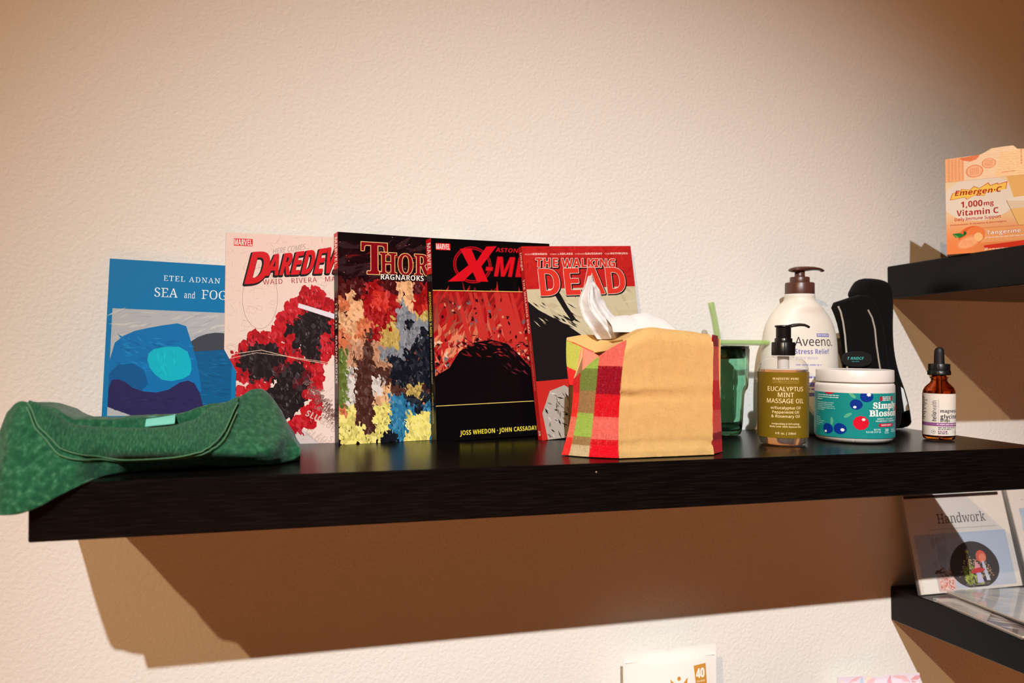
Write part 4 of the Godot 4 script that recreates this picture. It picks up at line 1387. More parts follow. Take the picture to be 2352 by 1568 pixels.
func jar() -> void:
	var o := thing("supplement_jar", "wide white plastic jar with a teal berry label", "jar")
	o.transform = Transform3D(shelf_basis(deg_to_rad(-38.7)), on_shelf(0.9190, 0.1449))
	var white := mat(c8(228, 222, 215), 0.3)
	part("body", lathe([[[0.0, 0.0012], [0.036, 0.0010], [0.0420, 0.0008], [0.0455, 0.0026], [0.0475, 0.0058], [0.0481, 0.0090], [0.0482, 0.0100], [0.0482, 0.0680], [0.0480, 0.0718], [0.0470, 0.0740], [0.0455, 0.0749], [0.0440, 0.0751]]], 96), white, o)
	part("lid", lathe([[[0.0440, 0.0760], [0.0466, 0.0760], [0.0472, 0.0768]], [[0.0472, 0.0768], [0.0470, 0.0905], [0.0464, 0.0914]], [[0.0464, 0.0914], [0.0440, 0.0918], [0.0430, 0.0912]], [[0.0430, 0.0912], [0.0, 0.0912]]], 192, false, 0.004), white, o, "white screw lid")
	part("neck", lathe([[[0.0440, 0.0745], [0.0440, 0.0768]]], 64), white, o)
	var teal := c8(28, 140, 136)
	var cv := Canvas.new(self, 237, 56, 8.0, teal)
	var c := 118.5
	cv.strokes(Rect2(0, 0, 237, 56), 260, 10, 0.3, [c8(30, 144, 140), c8(26, 136, 132)], 0.2, 1.5, rng)
	var blue := c8(14, 50, 140)
	var cream := c8(248, 244, 238)
	for b in [[2.2, 14.0, 7.4], [14.3, 4.0, 8.0], [-16.7, 45.0, 8.0], [-33.4, 46.0, 7.6], [72, 40, 8], [84, 12, 8]]:
		cv.blob(c + b[0], b[1], b[2], b[2] * 0.86, blue, 0.1, 0.02, 3)
	for b in [[0.6, 17.2, 1.9], [17, 1.6, 2.6], [-13.6, 46.2, 2.4], [-36.5, 49.5, 1.8]]:
		cv.blob(c + b[0], b[1], b[2], b[2] * 0.8, cream, 0.0, 0.22, 7)
	cv.blob(c + 7.8, 36.7, 9.2, 8.6, c8(222, 22, 46), 0.0, 0.05, 11)
	cv.blob(c + 10.8, 32.4, 2.0, 1.6, cream, 0.0, 0.3, 6)
	cv.blob(c - 32, -1.0, 8, 3.4, c8(200, 24, 40))
	cv.blob(c + 70, 20, 6, 6.4, c8(222, 22, 46), 0.0, 0.05, 9)
	for b in [[-2.5, 2.6, 0.7], [-7.4, 27.6, 2.6], [-27.5, 36.0, 1.55]]:
		cv.blob(c + b[0], b[1], 5.2, 2.0, c8(94, 178, 140), b[2])
	for i in 3:
		cv.fine_print(c - 54, 4.6 + i * 2.6, [36.0, 35.0, 11.0][i], 1.3, c8(222, 236, 232), rng)
	for i in 5:
		cv.text(["*These statements have not been", "evaluated by the Food and Drug", "Administration. This product is not", "intended to diagnose, treat, cure, or", "prevent disease."][i], sans_bold, 1.2, Vector2(c - 54, 13.8 + i * 2.3), c8(222, 236, 232), {"w": [29.0, 27.0, 30.0, 31.0, 15.0][i]})
	for i in 5:
		cv.fine_print(c - 56, 33.0 + i * 2.4, [9.0, 10.0, 17.0, 14.0, 9.0][i], 1.1, c8(160, 206, 200), rng)
	var m := c + 42.7
	cv.blob(m - 9.6, 6.6, 2.2, 3.0, c8(178, 40, 56))
	cv.blob(m + 9.6, 6.6, 2.2, 3.0, c8(178, 40, 56))
	for i in 3:
		cv.fine_print(m - 7.5, 5.4 + i * 2.0, 15.0, 1.7, c8(216, 204, 198), rng)
	cv.text("Simply", serif_bold, 7.4, Vector2(m, 18.6), cream, {"al": 1, "w": 41.0, "weight": 0.25})
	cv.text("Blossom", serif_bold, 7.4, Vector2(m, 28.2), cream, {"al": 1, "w": 50.0, "weight": 0.25})
	cv.text("GREENS + COLLAGEN +", sans_bold, 1.8, Vector2(m, 32.4), c8(226, 238, 232), {"al": 1, "w": 30.0})
	cv.text("PROBIOTICS + ENZYMES", sans_bold, 1.8, Vector2(m, 35.2), c8(226, 238, 232), {"al": 1, "w": 34.0})
	cv.rect(m - 11, 37.2, 22, 4.2, c8(204, 28, 54))
	cv.blob(m - 11, 39.3, 2.1, 2.1, c8(204, 28, 54))
	cv.blob(m + 11, 39.3, 2.1, 2.1, c8(204, 28, 54))
	cv.text("MIXED BERRY", sans_bold, 1.9, Vector2(m, 40.3), cream, {"al": 1, "w": 18.0})
	cv.text("NET WT", sans_bold, 1.9, Vector2(c + 33, 45.6), c8(230, 240, 236), {"al": 2, "w": 9.5})
	cv.text("6.2 OZ (177 G)", sans_bold, 2.0, Vector2(c + 33, 48.6), c8(230, 240, 236), {"al": 2, "w": 19.0})
	cv.text("30", sans_bold, 3.6, Vector2(m, 47.4), c8(230, 240, 236), {"al": 1, "w": 6.4})
	cv.text("SERVINGS", sans_bold, 1.2, Vector2(m, 49.6), c8(230, 240, 236), {"al": 1, "w": 8.0})
	cv.text("DIETARY", sans_bold, 1.5, Vector2(m + 9, 46.0), c8(230, 240, 236), {"w": 10.0})
	cv.text("SUPPLEMENT", sans_bold, 1.5, Vector2(m + 9, 48.4), c8(230, 240, 236), {"w": 14.0})
	part("label", label_arc(0.0485, 0.0485, 0.0072, 0.0632, deg_to_rad(-140), deg_to_rad(140), 110), print_mat(cv, 0.35), o, "teal label printed with blueberries and a raspberry")

func dropper() -> void:
	var o := thing("dropper_bottle", "small amber glass bottle with a black rubber dropper and white label", "bottle")
	o.transform = Transform3D(shelf_basis(deg_to_rad(-43.6)), on_shelf(1.0352, 0.1638))
	var amber := glass(Color(0.86, 0.52, 0.16))
	part("glass_body", lathe([
		[[0.0, 0.0016], [0.012, 0.0014], [0.0160, 0.0006], [0.0183, 0.0018], [0.0193, 0.0045], [0.0195, 0.0075], [0.0195, 0.0610], [0.0190, 0.0645], [0.0172, 0.0685], [0.0142, 0.0718], [0.0112, 0.0745], [0.0098, 0.0770], [0.0096, 0.0795], [0.0108, 0.0805], [0.0108, 0.0818], [0.0095, 0.0826], [0.0095, 0.0900],
		[0.0078, 0.0900], [0.0078, 0.0770], [0.0095, 0.0738], [0.0124, 0.0708], [0.0155, 0.0674], [0.0172, 0.0640], [0.0177, 0.0605], [0.0177, 0.0080], [0.0165, 0.0048], [0.0, 0.0044]]], 64), amber, o, "brown glass bottle")
	part("drops", lathe([[[0.0, 0.0050], [0.0160, 0.0054], [0.0172, 0.0085], [0.0172, 0.0600], [0.0167, 0.0640]], [[0.0167, 0.0640], [0.0, 0.0638]]], 48), glass(Color(0.95, 0.84, 0.64), 0.035), o)
	part("pipette", lathe([[[0.0, 0.012], [0.0014, 0.012], [0.0034, 0.022], [0.0034, 0.088]]], 24), glass(Color(0.95, 0.97, 0.97)), o)
	var black := mat(c8(14, 13, 14), 0.38)
	part("cap", lathe([[[0.0100, 0.0846], [0.0136, 0.0846], [0.0139, 0.0852]], [[0.0139, 0.0852], [0.0139, 0.0900], [0.0130, 0.0906]], [[0.0130, 0.0906], [0.0130, 0.0985], [0.0125, 0.0992]], [[0.0125, 0.0992], [0.0062, 0.0993]]], 72, false, 0.02), black, o, "ribbed black cap")
	part("rubber_bulb", lathe([[[0.0066, 0.0985], [0.0063, 0.1010], [0.0060, 0.1130], [0.0057, 0.1165], [0.0046, 0.1192], [0.0025, 0.1208], [0.0, 0.1212]]], 40), mat(c8(13, 13, 14), 0.55), o, "matte black rubber bulb")
	var paper := c8(236, 226, 214)
	var cv := Canvas.new(self, 92, 54, 10.0, paper)
	var ink := c8(28, 24, 26)
	var c := 46.0
	cv.text("magnesium", sans_bold, 4.3, Vector2(c + 1.6, 24.2), ink, {"w": 31.0})
	cv.text("glycinate", sans_bold, 5.3, Vector2(c + 1.6, 31.9), ink, {"w": 31.5})
	cv.text("drops", sans_bold, 4.0, Vector2(c + 1.6, 36.2), ink, {"w": 12.0})
	cv.text("hello", sans_bold, 5.4, Vector2(c - 2.9, 35.6), ink, {"rot": -PI / 2, "w": 11.5})
	cv.text("health", sans, 5.4, Vector2(c - 2.9, 23.6), ink, {"rot": -PI / 2, "w": 14.5})
	cv.text("outstanding wellness", sans, 2.2, Vector2(c + 0.2, 36.0), c8(170, 158, 166), {"rot": -PI / 2, "w": 29.0})
	cv.rect(0, 37.3, 92, 4.6, c8(150, 92, 140))
	cv.fine_print(c - 2.4, 40.3, 36.0, 1.6, c8(226, 206, 222), rng)
	cv.fine_print(c - 1.0, 44.4, 24.0, 1.3, c8(80, 72, 74), rng)
	cv.fine_print(c - 1.0, 46.5, 18.0, 1.3, c8(80, 72, 74), rng)
	cv.rect(c - 1.0, 47.6, 11, 2.2, c8(140, 70, 116))
	cv.fine_print(c, 49.2, 9.0, 1.1, paper, rng)
	cv.fine_print(c - 1.0, 52.0, 12.5, 1.2, ink, rng)
	for e in [[c - 6.2, 49.4], [c + 25.5, 50.0]]:
		cv.blob(e[0], e[1], 2.6, 2.6, ink)
		cv.blob(e[0], e[1], 2.3, 2.3, paper)
		cv.text("30", sans_bold, 1.6, Vector2(e[0], e[1] + 0.7), ink, {"al": 1, "w": 2.4})
	for i in 14:
		cv.rect(c - 30, 4 + i * 2.2, rng.randf_range(8, 15.5), 0.9, c8(70, 62, 62))
	part("label", label_arc(0.0197, 0.0197, 0.0068, 0.0608, deg_to_rad(-134), deg_to_rad(134), 64), print_mat(cv, 0.5), o, "white paper label with a purple band")

# ---------------------------------------------------------------- black support brace

func v2(a: Array) -> Array:
	var out := []
	for i in range(0, a.size(), 2):
		out.append(Vector2(a[i], a[i + 1]))
	return out

func rounded(pts: Array, times := 2) -> Array:       # corner cutting
	for k in times:
		var out := []
		for i in pts.size():
			var a: Vector2 = pts[i]
			var b: Vector2 = pts[(i + 1) % pts.size()]
			out.append(a.lerp(b, 0.25))
			out.append(a.lerp(b, 0.75))
		pts = out
	return pts

func from_brace(pts: Array) -> Array:
	var out := []
	for p in pts:
		out.append(p - Vector2(1.01, 0.0))
	return out

func brace() -> void:
	var o := thing("support_brace", "folded black neoprene support brace with grey piping, standing behind the jar", "brace")
	o.transform = Transform3D(shelf_basis(), on_shelf(1.01, 0.0))
	var black := mat(c8(13, 12, 13), 0.92, 0.25)
	black.rim_enabled = true
	black.rim = 0.25
	black.heightmap_enabled = true
	black.heightmap_texture = noise_tex(0.2, 256, [], 2)
	black.heightmap_scale = 0.02
	black.uv1_triplanar = true
	black.uv1_scale = Vector3(12, 12, 12)
	var main: Array = from_brace(v2([0.9426, 0.1807, 0.9680, 0.1887, 0.9938, 0.1960, 1.0084, 0.1870, 1.0191, 0.1685, 1.0261, 0.1435, 1.0300, 0.1184, 1.0350, 0.0903, 1.0507, 0.0683, 1.0575, 0.0368, 1.0545, 0.0012, 1.0156, 0.0012, 0.9760, 0.0012, 0.9700, 0.0381, 0.9660, 0.0873, 0.9640, 0.1181, 0.9600, 0.1366, 0.9540, 0.1581]))
	var fr := part("front_panel", puffy(rounded(main, 1), 0.016, 0.003, 4), black, o)
	fr.position.z = 0.068
	var strap: Array = from_brace(v2([1.0005, 0.1965, 1.0064, 0.2080, 1.0150, 0.2195, 1.0327, 0.2205, 1.0540, 0.2180, 1.0645, 0.2069, 1.0655, 0.1826, 1.0645, 0.1441, 1.0675, 0.1121, 1.0756, 0.0833, 1.0888, 0.0544, 1.0960, 0.0287, 1.1000, 0.0012, 1.0600, 0.0012, 1.0500, 0.0292, 1.0400, 0.0675, 1.0300, 0.1057, 1.0250, 0.1438, 1.0150, 0.1724, 1.0060, 0.1880]))
	var bk := part("rolled_strap", puffy(rounded(strap, 2), 0.034, 0.009, 5), black, o)
	bk.position.z = 0.0410
	bk.position.x = -0.004
	var grey := mat(c8(176, 168, 156), 0.7)
	for e in [[0.9470, 0.1765, 0.9512, 0.1690, 0.9552, 0.1546, 0.9584, 0.1364, 0.9609, 0.1133, 0.9625, 0.090], [0.9960, 0.1725, 1.0031, 0.1615, 1.0079, 0.1461, 1.0104, 0.1246, 1.0137, 0.1061, 1.0170, 0.0900, 1.0230, 0.060]]:
		var path := []
		for p in from_brace(v2(e)):
			path.append(Vector3(p.x, p.y, 0.0763))
		part("piping", tube(path, [0.0013], 8), grey, o, "thin grey reflective piping")
	var patch_pts := []
	for i in 32:
		var a := TAU * i / 32
		patch_pts.append(Vector2(0.977 - 1.01 + 0.0255 * signf(cos(a)) * pow(absf(cos(a)), 0.7), 0.1032 + 0.0112 * sin(a)))
	var cv := Canvas.new(self, 52, 23, 10.0, c8(34, 32, 32))
	cv.text("T ANDCF", sans_bold, 3.8, Vector2(9, 12.0), c8(84, 190, 182), {"w": 27.0, "sh": 0.2})
	cv.fine_print(17, 15.4, 12.0, 1.4, c8(60, 140, 136), rng)
	var pm := part("logo_patch", puffy(patch_pts, 0.0030, 0.0010, 3, Rect2(0.951 - 1.01, 0.0917, 0.052, 0.023)), print_mat(cv, 0.8), o, "oval dark patch with turquoise lettering")
	pm.position.z = 0.0774
	var tg := part("white_tag", puffy(from_brace(v2([1.0520, 0.0640, 1.0560, 0.0610, 1.0660, 0.0310, 1.0570, 0.0290])), 0.0016, 0.0005, 2), mat(c8(226, 230, 228), 0.7), o, "small white fabric tag")
	tg.position.z = 0.0772

# ---------------------------------------------------------------- torn vitamin packet box

func vitamin_box() -> void:
	var o := thing("packet_box", "torn-open orange box of tangerine vitamin drink packets", "box")
	o.transform = Transform3D(Basis(Vector3.UP, -0.803), Vector3(1.0826, UPPER_Y - 0.00707 * 0.135 + 0.0003, 0.135))
	var card := mat(c8(226, 150, 96), 0.45)
	var inside := mat(c8(196, 178, 156), 0.8)
	var W := 125.0
	var H := 99.3
	var cv := Canvas.new(self, W, H, 8.0, c8(240, 196, 120))
	for i in 60:                                     # printed ground: pale round the title, orange at the foot
		var y := i * H / 60
		var f := smoothstep(30.0, 90.0, y)
		cv.rect(0, y, W, H / 60 + 0.2, c8(238, 214, 170).lerp(c8(238, 138, 78), f))
	cv.blob(40, 26, 44, 30, c8(234, 222, 204))
	cv.poly([Vector2(72, 0), Vector2(125, 0), Vector2(125, 60), Vector2(90, 70)], c8(236, 186, 110))
	var bn := [[5, 24], [8, 15], [18, 12.6], [19, 10], [29, 12], [34, 7.5], [40, 11], [51, 4.5], [53, 8.5], [62, 6], [62, 8], [73, 5.5], [71, 15.5], [64, 16.5], [58, 17.6], [56, 18.2], [48, 17.6], [46, 22], [34, 20.5], [25, 25], [23, 22]]
	var outer := []
	var inner := []
	for p in bn:
		var q := Vector2(p[0], p[1] + 1.0)
		outer.append(q)
		inner.append(Vector2(38, 15.5) + (q - Vector2(38, 15.2)) * Vector2(0.972, 0.90))
	cv.poly(outer, c8(206, 78, 36))
	cv.poly(inner, c8(246, 206, 92))
	var crim := c8(176, 20, 24)
	cv.text("Emergen·C", sans_bold, 7.0, Vector2(11, 19.6), crim, {"w": 54.0, "sh": 0.22})
	cv.text("1,000", sans_bold, 8.2, Vector2(18, 36.6), crim, {"w": 25.5})
	cv.text("mg", sans_bold, 6.0, Vector2(45, 36.3), crim, {"w": 11.5})
	cv.text("Vitamin C", sans_bold, 7.8, Vector2(12.7, 47.8), crim, {"w": 49.0})
	cv.text("Daily Immune Support", sans, 3.9, Vector2(10.4, 54.3), c8(186, 46, 30), {"w": 54.0, "weight": 0.12})
	cv.text("Antioxidants, B Vitamins & Electrolytes", sans_bold, 1.9, Vector2(4.5, 60.5), c8(186, 60, 34), {"w": 66.0})
	cv.rect(36, 66.2, 89, 0.5, c8(206, 96, 50))
	cv.rect(36, 68.0, 89, 18, c8(240, 164, 104))
	cv.text("Tangerine", sans_bold, 5.2, Vector2(47.5, 75.8), c8(250, 236, 222), {"w": 39.0, "out": 0.4, "out_c": c8(206, 110, 66)})
	cv.fine_print(46, 80.6, 60.0, 1.4, c8(246, 214, 190), rng)
	cv.poly([Vector2(44, 90), Vector2(125, 84), Vector2(125, 94), Vector2(44, 95)], c8(214, 50, 26))
	cv.text("30", sans_bold, 3.0, Vector2(44, 96.6), c8(250, 230, 214), {"w": 4.5})
	cv.fine_print(50, 96.3, 40.0, 1.6, c8(246, 208, 180), rng)
	for e in [[30, 76, 16, 13, c8(226, 104, 52)], [34, 74, 12, 10, c8(238, 130, 70)], [26, 84, 15, 8.5, c8(240, 150, 96)], [26, 84.6, 12.5, 6.4, c8(246, 176, 124)], [38, 78, 5, 6, c8(248, 196, 130)]]:
		cv.blob(e[0], e[1], e[2], e[3], e[4], -0.35)
	for i in 9:
		cv.line([Vector2(20 + i, 82), Vector2(17 + i * 2.2, 89)], 0.3, c8(232, 136, 84))
	cv.poly([Vector2(7, 71.5), Vector2(16, 71), Vector2(22, 74.5), Vector2(17, 77.5), Vector2(11, 77)], c8(34, 122, 54))
	cv.poly([Vector2(20, 74), Vector2(21, 68.5), Vector2(24.5, 71), Vector2(23, 74.5)], c8(22, 96, 44))
	cv.poly([Vector2(9, 72.5), Vector2(15, 76.6), Vector2(12, 77)], c8(130, 180, 80))
	cv.poly([Vector2(71, 32), Vector2(124, 28), Vector2(118, 66), Vector2(84, 66)], c8(228, 206, 178))
	cv.poly([Vector2(75, 44), Vector2(121, 42), Vector2(117, 66), Vector2(84, 66)], c8(240, 190, 116))
	cv.line([Vector2(71, 32), Vector2(84, 66)], 0.6, c8(166, 120, 76))
	cv.blob(97, 31, 26, 3.0, c8(240, 226, 206))
	cv.blob(98, 53, 6, 5, c8(252, 232, 180))
	var body := part("carton_body", printed_slab(Vector3(0, 0, -0.0006), Vector3(0.125, 0.0993, 0), print_mat(cv, 0.35), card), null, o, "printed orange front with red lettering")
	part("side_wall", box_mesh(Vector3(0.0006, 0.0993, 0.0694), 0.0001), card, o).position = Vector3(0.0003, 0.0497, -0.0353)
	part("side_wall", box_mesh(Vector3(0.0006, 0.0993, 0.0694), 0.0001), card, o).position = Vector3(0.1247, 0.0497, -0.0353)
	part("back_wall", box_mesh(Vector3(0.1238, 0.0993, 0.0006), 0.0001), card, o).position = Vector3(0.0625, 0.0497, -0.0697)
	part("bottom", box_mesh(Vector3(0.1238, 0.0006, 0.0688), 0.0001), inside, o).position = Vector3(0.0625, 0.0004, -0.035)
	# torn flap standing up from the front edge
	var fl := [[0.0, 0.0], [0.0, 0.0334], [0.012, 0.0338], [0.0393, 0.0342], [0.0440, 0.0352], [0.0482, 0.0374], [0.0555, 0.0414], [0.0680, 0.0419], [0.0804, 0.0418], [0.0832, 0.0390], [0.0850, 0.0366], [0.0938, 0.0356], [0.110, 0.0352], [0.125, 0.0330], [0.125, 0.0]]
	var fp := []
	for p in fl:
		fp.append(Vector2(p[0], p[1]))
	var fc := Canvas.new(self, 125, 42, 8.0, c8(238, 206, 170))
	fc.rect(0, 0, 22, 42, c8(240, 178, 128))
	for i in 5:
		fc.rect(3 + i * 4.2, 10, 2.6, 31, c8(232, 160, 112))
	fc.poly([Vector2(17, 9.5), Vector2(42, 7.6), Vector2(38, 13.5), Vector2(30, 16), Vector2(22, 13.5)], c8(226, 110, 62))
	for e in [[35, 30, 10.2], [52, 21, 8.2]]:
		fc.blob(e[0], e[1], e[2], e[2] * 0.86, c8(226, 116, 70))
		fc.blob(e[0], e[1], e[2] * 0.88, e[2] * 0.76, c8(240, 180, 140))
		for i in 5:
			fc.rect(e[0] - e[2] * 0.5 + i * e[2] * 0.22, e[1] - e[2] * 0.45, 0.7, e[2] * 0.9, c8(228, 130, 88))
	fc.poly([Vector2(58, 42), Vector2(66, 8), Vector2(125, 4), Vector2(125, 42)], c8(240, 200, 150))
	fc.strokes(Rect2(66, 6, 54, 30), 90, 6, 0.4, [c8(244, 214, 172), c8(234, 186, 134)], 1.5, 0.2, rng)
	fc.rect(66, 35, 16, 1.0, c8(220, 130, 80))
	for i in 7:
		fc.rect(88.4, 6.5 + i * 3.0, 1.6, 2.2, c8(214, 120, 84))
	fc.text("Immune Support", sans_bold, 3.0, Vector2(93.5, 1.0), c8(180, 40, 40), {"rot": PI / 2, "w": 27.0})
	var fm := print_mat(fc, 0.22)
	fm.heightmap_enabled = true
	fm.heightmap_texture = noise_tex(0.05, 256, [], 2)
	fm.heightmap_scale = 0.004
	var flap := part("torn_flap", puffy(fp, 0.0006, 0.0002, 1, Rect2(0, 0, 0.125, 0.042)), fm, o, "torn orange flap with round fruit badges")
	flap.position = Vector3(0, 0.0993, -0.0003)
	flap.rotation.x = -0.10

# ---------------------------------------------------------------- magazines in sleeves

func magazines() -> void:
	var film := mat(Color(0.95, 0.95, 0.95, 0.05), 0.06)
	film.transparency = BaseMaterial3D.TRANSPARENCY_ALPHA
	var paper := mat(c8(214, 202, 188), 0.7)
	var up := Vector3(0, 0.1364, -0.034).normalized()
	var stand := Transform3D(Basis(Vector3.RIGHT, up, Vector3.RIGHT.cross(up)), Vector3(1.0990, LOWER_Y + 0.0004, 0.0560))
	var cv := Canvas.new(self, 186, 168, 5.0, c8(222, 210, 198))
	var base_y := 168.0
	cv.rect(6, base_y - 84, 170, 80, c8(178, 186, 200))
	cv.poly([Vector2(30, base_y - 82), Vector2(172, base_y - 80), Vector2(176, base_y - 4), Vector2(40, base_y - 4)], c8(184, 190, 202))
	cv.strokes(Rect2(34, base_y - 80, 30, 44), 30, 22, 7, [c8(170, 174, 184), c8(178, 182, 192), c8(164, 168, 178)], 1.4, 0.4, rng)
	cv.rect(5, base_y - 23, 27, 22, c8(232, 224, 214))
	cv.strokes(Rect2(34, base_y - 34, 30, 14), 40, 14, 3, [c8(96, 66, 58), c8(150, 112, 104), c8(196, 156, 146)], 0.3, 0.8, rng)
	cv.rect(33, base_y - 22, 32, 20, c8(212, 178, 168))
	cv.strokes(Rect2(36, base_y - 20, 26, 17), 70, 5, 1.2, [c8(200, 40, 36), c8(226, 120, 104), c8(240, 206, 190), c8(170, 30, 30)], 0.8, 1.5, rng)
	cv.text("Handwork", serif, 14.0, Vector2(54, base_y - 98.5), c8(60, 52, 50), {"w": 90.0})
	cv.fine_print(35, base_y - 89.5, 128.0, 1.5, c8(176, 166, 158), rng)
	var egg := []
	for i in 48:
		var a := TAU * i / 48
		egg.append(Vector2(105 + 42 * sin(a) * (1.0 - 0.10 * cos(a)) + 3 * sin(a), base_y - 36 - 34 * cos(a)))
	cv.poly(egg, c8(44, 32, 30))
	cv.rect(60, base_y - 4, 90, 4, c8(210, 204, 200))
	for i in 130:                                    # stitched dots
		var a := rng.randf_range(0, TAU)
		var r := sqrt(rng.randf()) * 31
		cv.blob(105 + r * cos(a), base_y - 30 - absf(r * sin(a)) * 1.0 + 12, 0.9, 0.8, [c8(226, 176, 140), c8(206, 150, 110), c8(216, 190, 120)][rng.randi() % 3])
	cv.strokes(Rect2(84, base_y - 34, 20, 26), 60, 12, 1.6, [c8(140, 160, 40), c8(170, 182, 62), c8(112, 136, 34)], 1.3, 0.6, rng)
	cv.strokes(Rect2(92, base_y - 56, 6, 26), 20, 8, 1.2, [c8(196, 180, 90), c8(170, 156, 70)], 1.5, 0.4, rng)
	cv.blob(120, base_y - 47, 9.5, 9, c8(214, 84, 60))
	cv.blob(122, base_y - 45, 6.5, 6, c8(232, 128, 92))
	cv.poly([Vector2(119, base_y - 40), Vector2(123, base_y - 40), Vector2(129, base_y - 12), Vector2(122, base_y - 12)], c8(196, 194, 206))
	cv.poly([Vector2(94, base_y - 24), Vector2(106, base_y - 34), Vector2(124, base_y - 28), Vector2(110, base_y - 23)], c8(202, 32, 34))
	cv.poly([Vector2(104, base_y - 30), Vector2(107, base_y - 42), Vector2(116, base_y - 32)], c8(226, 150, 150))
	cv.poly([Vector2(106, base_y - 24), Vector2(114, base_y - 24), Vector2(117, base_y - 7), Vector2(104, base_y - 7)], c8(188, 180, 206))
	cv.strokes(Rect2(84, base_y - 10, 42, 4), 20, 12, 1.2, [c8(150, 170, 40), c8(96, 84, 96)], 0.1, 0.3, rng)
	var o := thing("sleeved_magazine", "sleeved craft magazine with a dark embroidered oval on its cover", "magazine", "magazines in clear sleeves")
	o.transform = stand
	part("magazine", printed_slab(Vector3(0.004, 0.0008, -0.0030), Vector3(0.190, 0.1688, -0.0008), print_mat(cv, 0.5), paper), null, o)
	part("sleeve", printed_slab(Vector3(0, 0, -0.0036), Vector3(0.196, 0.1720, 0.0002), film, film), null, o, "clear plastic sleeve")
	part("sleeve_seal", box_mesh(Vector3(0.176, 0.0042, 0.0012), 0.0003), mat(c8(44, 32, 28), 0.3), o, "dark seal strip").position = Vector3(0.092, 0.1400, 0.0009)
	# second sleeved magazine, overlapping the first
	var c2 := Canvas.new(self, 190, 165, 4.0, c8(222, 210, 200))
	c2.rect(14, 52, 170, 96, c8(172, 186, 202))
	c2.strokes(Rect2(16, 54, 160, 90), 60, 50, 8, [c8(164, 178, 196), c8(182, 194, 206)], 1.2, 0.4, rng)
	c2.blob(58, 116, 36, 34, c8(44, 34, 32))
	c2.fine_print(22, 40, 70.0, 1.5, c8(176, 166, 158), rng)
	var o2 := thing("sleeved_magazine", "sleeved magazine with a pale blue cover overlapping the embroidered one", "magazine", "magazines in clear sleeves")
	o2.transform = stand * Transform3D(Basis(Vector3.BACK, 0.03), Vector3(0.196, 0.0, 0.0050))
	part("magazine", printed_slab(Vector3(0.004, 0.0008, -0.0028), Vector3(0.194, 0.1658, -0.0006), print_mat(c2, 0.5), paper), null, o2)
	part("sleeve", printed_slab(Vector3(0, 0, -0.0034), Vector3(0.200, 0.1700, 0.0004), film, film), null, o2, "clear plastic sleeve")
	# two more lying flat
	var c3 := Canvas.new(self, 160, 150, 4.0, c8(196, 194, 192))
	c3.strokes(Rect2(4, 4, 150, 140), 90, 60, 9, [c8(188, 188, 190), c8(206, 202, 198), c8(176, 180, 186), c8(214, 206, 196)], 0.4, 0.8, rng)
	var o3 := thing("sleeved_magazine", "grey sleeved magazine lying flat on top of another on the shelf", "magazine", "magazines in clear sleeves")
	o3.transform = Transform3D(Basis(Vector3.UP, -0.12) * Basis(Vector3.FORWARD, 0.01), Vector3(1.1300, LOWER_Y + 0.0098, 0.0740))
	var flat := Transform3D(Basis(Vector3.RIGHT, Vector3.FORWARD, Vector3.UP), Vector3(0, 0, 0.15))
	part("magazine", printed_slab(Vector3(0, 0, -0.0024), Vector3(0.16, 0.15, 0), print_mat(c3, 0.3), paper), null, o3).transform = flat
	part("sleeve", printed_slab(Vector3(-0.003, -0.003, -0.0030), Vector3(0.163, 0.153, 0.0006), film, film), null, o3, "clear plastic sleeve").transform = flat
	var c4 := Canvas.new(self, 160, 160, 4.0, c8(206, 196, 188))
	c4.poly([Vector2(0, 160), Vector2(0, 100), Vector2(40, 60), Vector2(40, 160)], c8(98, 74, 70))
	c4.strokes(Rect2(4, 4, 150, 150), 60, 50, 5, [c8(190, 176, 168), c8(220, 212, 204), c8(126, 100, 94)], 1.2, 0.6, rng)
	var o4 := thing("sleeved_magazine", "white sleeved magazine lying flat underneath another at the shelf end", "magazine", "magazines in clear sleeves")
	o4.transform = Transform3D(Basis(Vector3.UP, -0.14), Vector3(1.1000, LOWER_Y + 0.0034, 0.0850))
	var flat4 := Transform3D(Basis(Vector3.RIGHT, Vector3.FORWARD, Vector3.UP), Vector3(0, 0, 0.16))
	part("magazine", printed_slab(Vector3(0, 0, -0.0024), Vector3(0.16, 0.16, 0), print_mat(c4, 0.35), paper), null, o4).transform = flat4
	part("sleeve", printed_slab(Vector3(-0.003, -0.003, -0.0030), Vector3(0.163, 0.163, 0.0006), film, film), null, o4, "clear plastic sleeve").transform = flat4

# ---------------------------------------------------------------- pouches on the lowest shelf

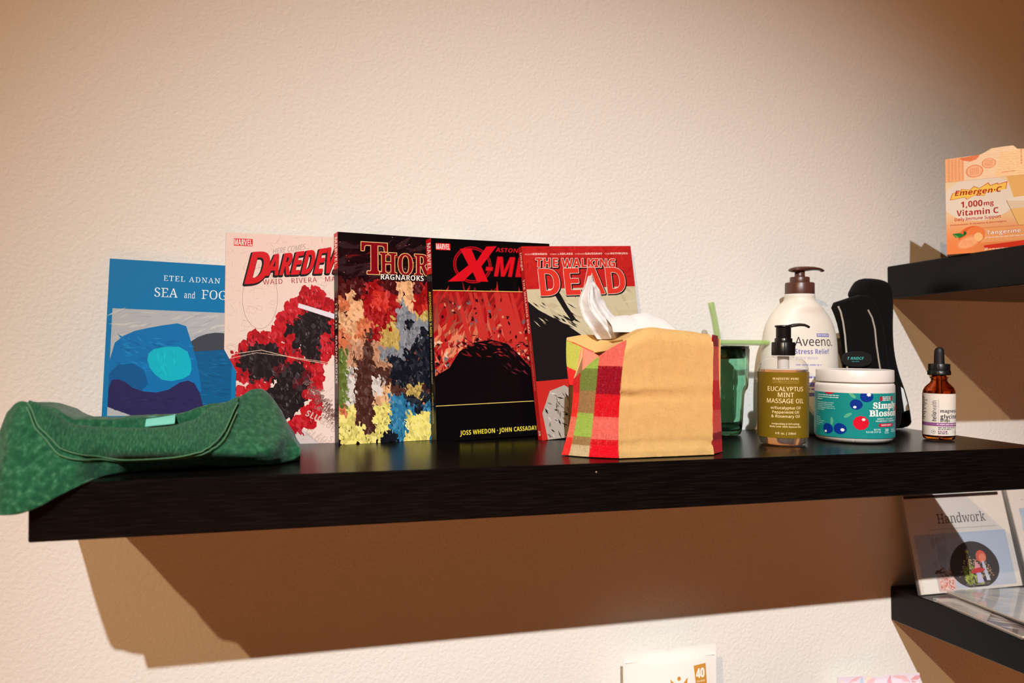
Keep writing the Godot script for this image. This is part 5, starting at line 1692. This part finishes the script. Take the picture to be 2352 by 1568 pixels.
func pouch(o: Node3D, w: float, h: float, cv: Canvas, rough: float) -> void:
	var front := []
	var back := []
	for j in 31:
		var t := j / 30.0
		var fr := []
		var br := []
		for i in 25:
			var u := i / 24.0
			var y := h * (1.0 - t)
			var belly := 0.026 * pow(t, 0.75) * sin(PI * clampf(u, 0.02, 0.98)) + 0.0008
			if y > h - 0.012:
				belly = 0.0006 + 0.0005 * (1.0 if y < h - 0.008 else 0.0)
			var dip := 0.0035 * exp(-pow((u - 0.5) / 0.06, 2)) * (1.0 if j == 0 else 0.0)
			fr.append(Vector3(w * (u - 0.5), y - dip, belly))
			br.append(Vector3(w * (0.5 - u), y - dip, -belly * 0.5))
		front.append(fr)
		back.append(br)
	part("front_wall", sheet(front), print_mat(cv, rough), o)
	var bm := mat(c8(238, 232, 226), rough)
	part("back_wall", sheet(back), bm, o)
	var foot := []
	var f0 := []
	var f1 := []
	for i in 25:
		f0.append(front[30][i])
		f1.append(back[30][24 - i])
	foot = [f0, f1]
	part("base_gusset", sheet(foot), bm, o)
	var zip := part("zip_seal", box_mesh(Vector3(w * 0.97, 0.0016, 0.0022), 0.0004), bm, o)
	zip.position = Vector3(0, h - 0.0135, 0.0012)

func lower_goods() -> void:
	var o := thing("tea_pouch", "white zip pouch printed with a gold leaf emblem and 40", "pouch")
	o.transform = Transform3D(Basis(Vector3.UP, -0.02), Vector3(0.7045, -0.4866, 0.045))
	var cv := Canvas.new(self, 134, 202, 5.0, c8(244, 240, 234))
	var gold := c8(206, 146, 62)
	cv.poly([Vector2(99, 24.5), Vector2(117.5, 23), Vector2(118.5, 50), Vector2(101, 50.5)], gold)
	cv.text("40", sans_bold, 11.5, Vector2(108.6, 40.5), c8(248, 242, 232), {"al": 1, "w": 13.0, "weight": 0.4})
	cv.text("TEA BAGS", sans_bold, 2.2, Vector2(109, 46), c8(248, 236, 214), {"al": 1, "w": 13.5})
	cv.blob(76, 38, 2.6, 2.6, gold)
	for s in [-1.0, 1.0]:
		cv.poly([Vector2(76, 56), Vector2(76 + s * 3, 47), Vector2(76 + s * 13, 37.5), Vector2(76 + s * 11.5, 45), Vector2(76 + s * 6, 51)], gold)
		cv.poly([Vector2(76, 62), Vector2(76 + s * 5, 54), Vector2(76 + s * 13, 51), Vector2(76 + s * 9, 59), Vector2(76 + s * 3, 63)], gold)
	pouch(o, 0.134, 0.2035, cv, 0.4)
	var p := thing("pastel_pouch", "pastel pink and blue patterned pouch on the lowest shelf", "pouch")
	p.transform = Transform3D(Basis(Vector3.UP, -0.25) * Basis(Vector3.BACK, 0.04), Vector3(1.040, -0.4850, 0.045))
	var c2 := Canvas.new(self, 120, 132, 4.0, c8(226, 214, 226))
	c2.strokes(Rect2(4, 4, 112, 124), 200, 26, 5, [c8(230, 186, 192), c8(186, 204, 224), c8(236, 222, 196), c8(204, 212, 228), c8(222, 160, 172)], 0.6, 1.5, rng)
	pouch(p, 0.12, 0.1320, c2, 0.4)
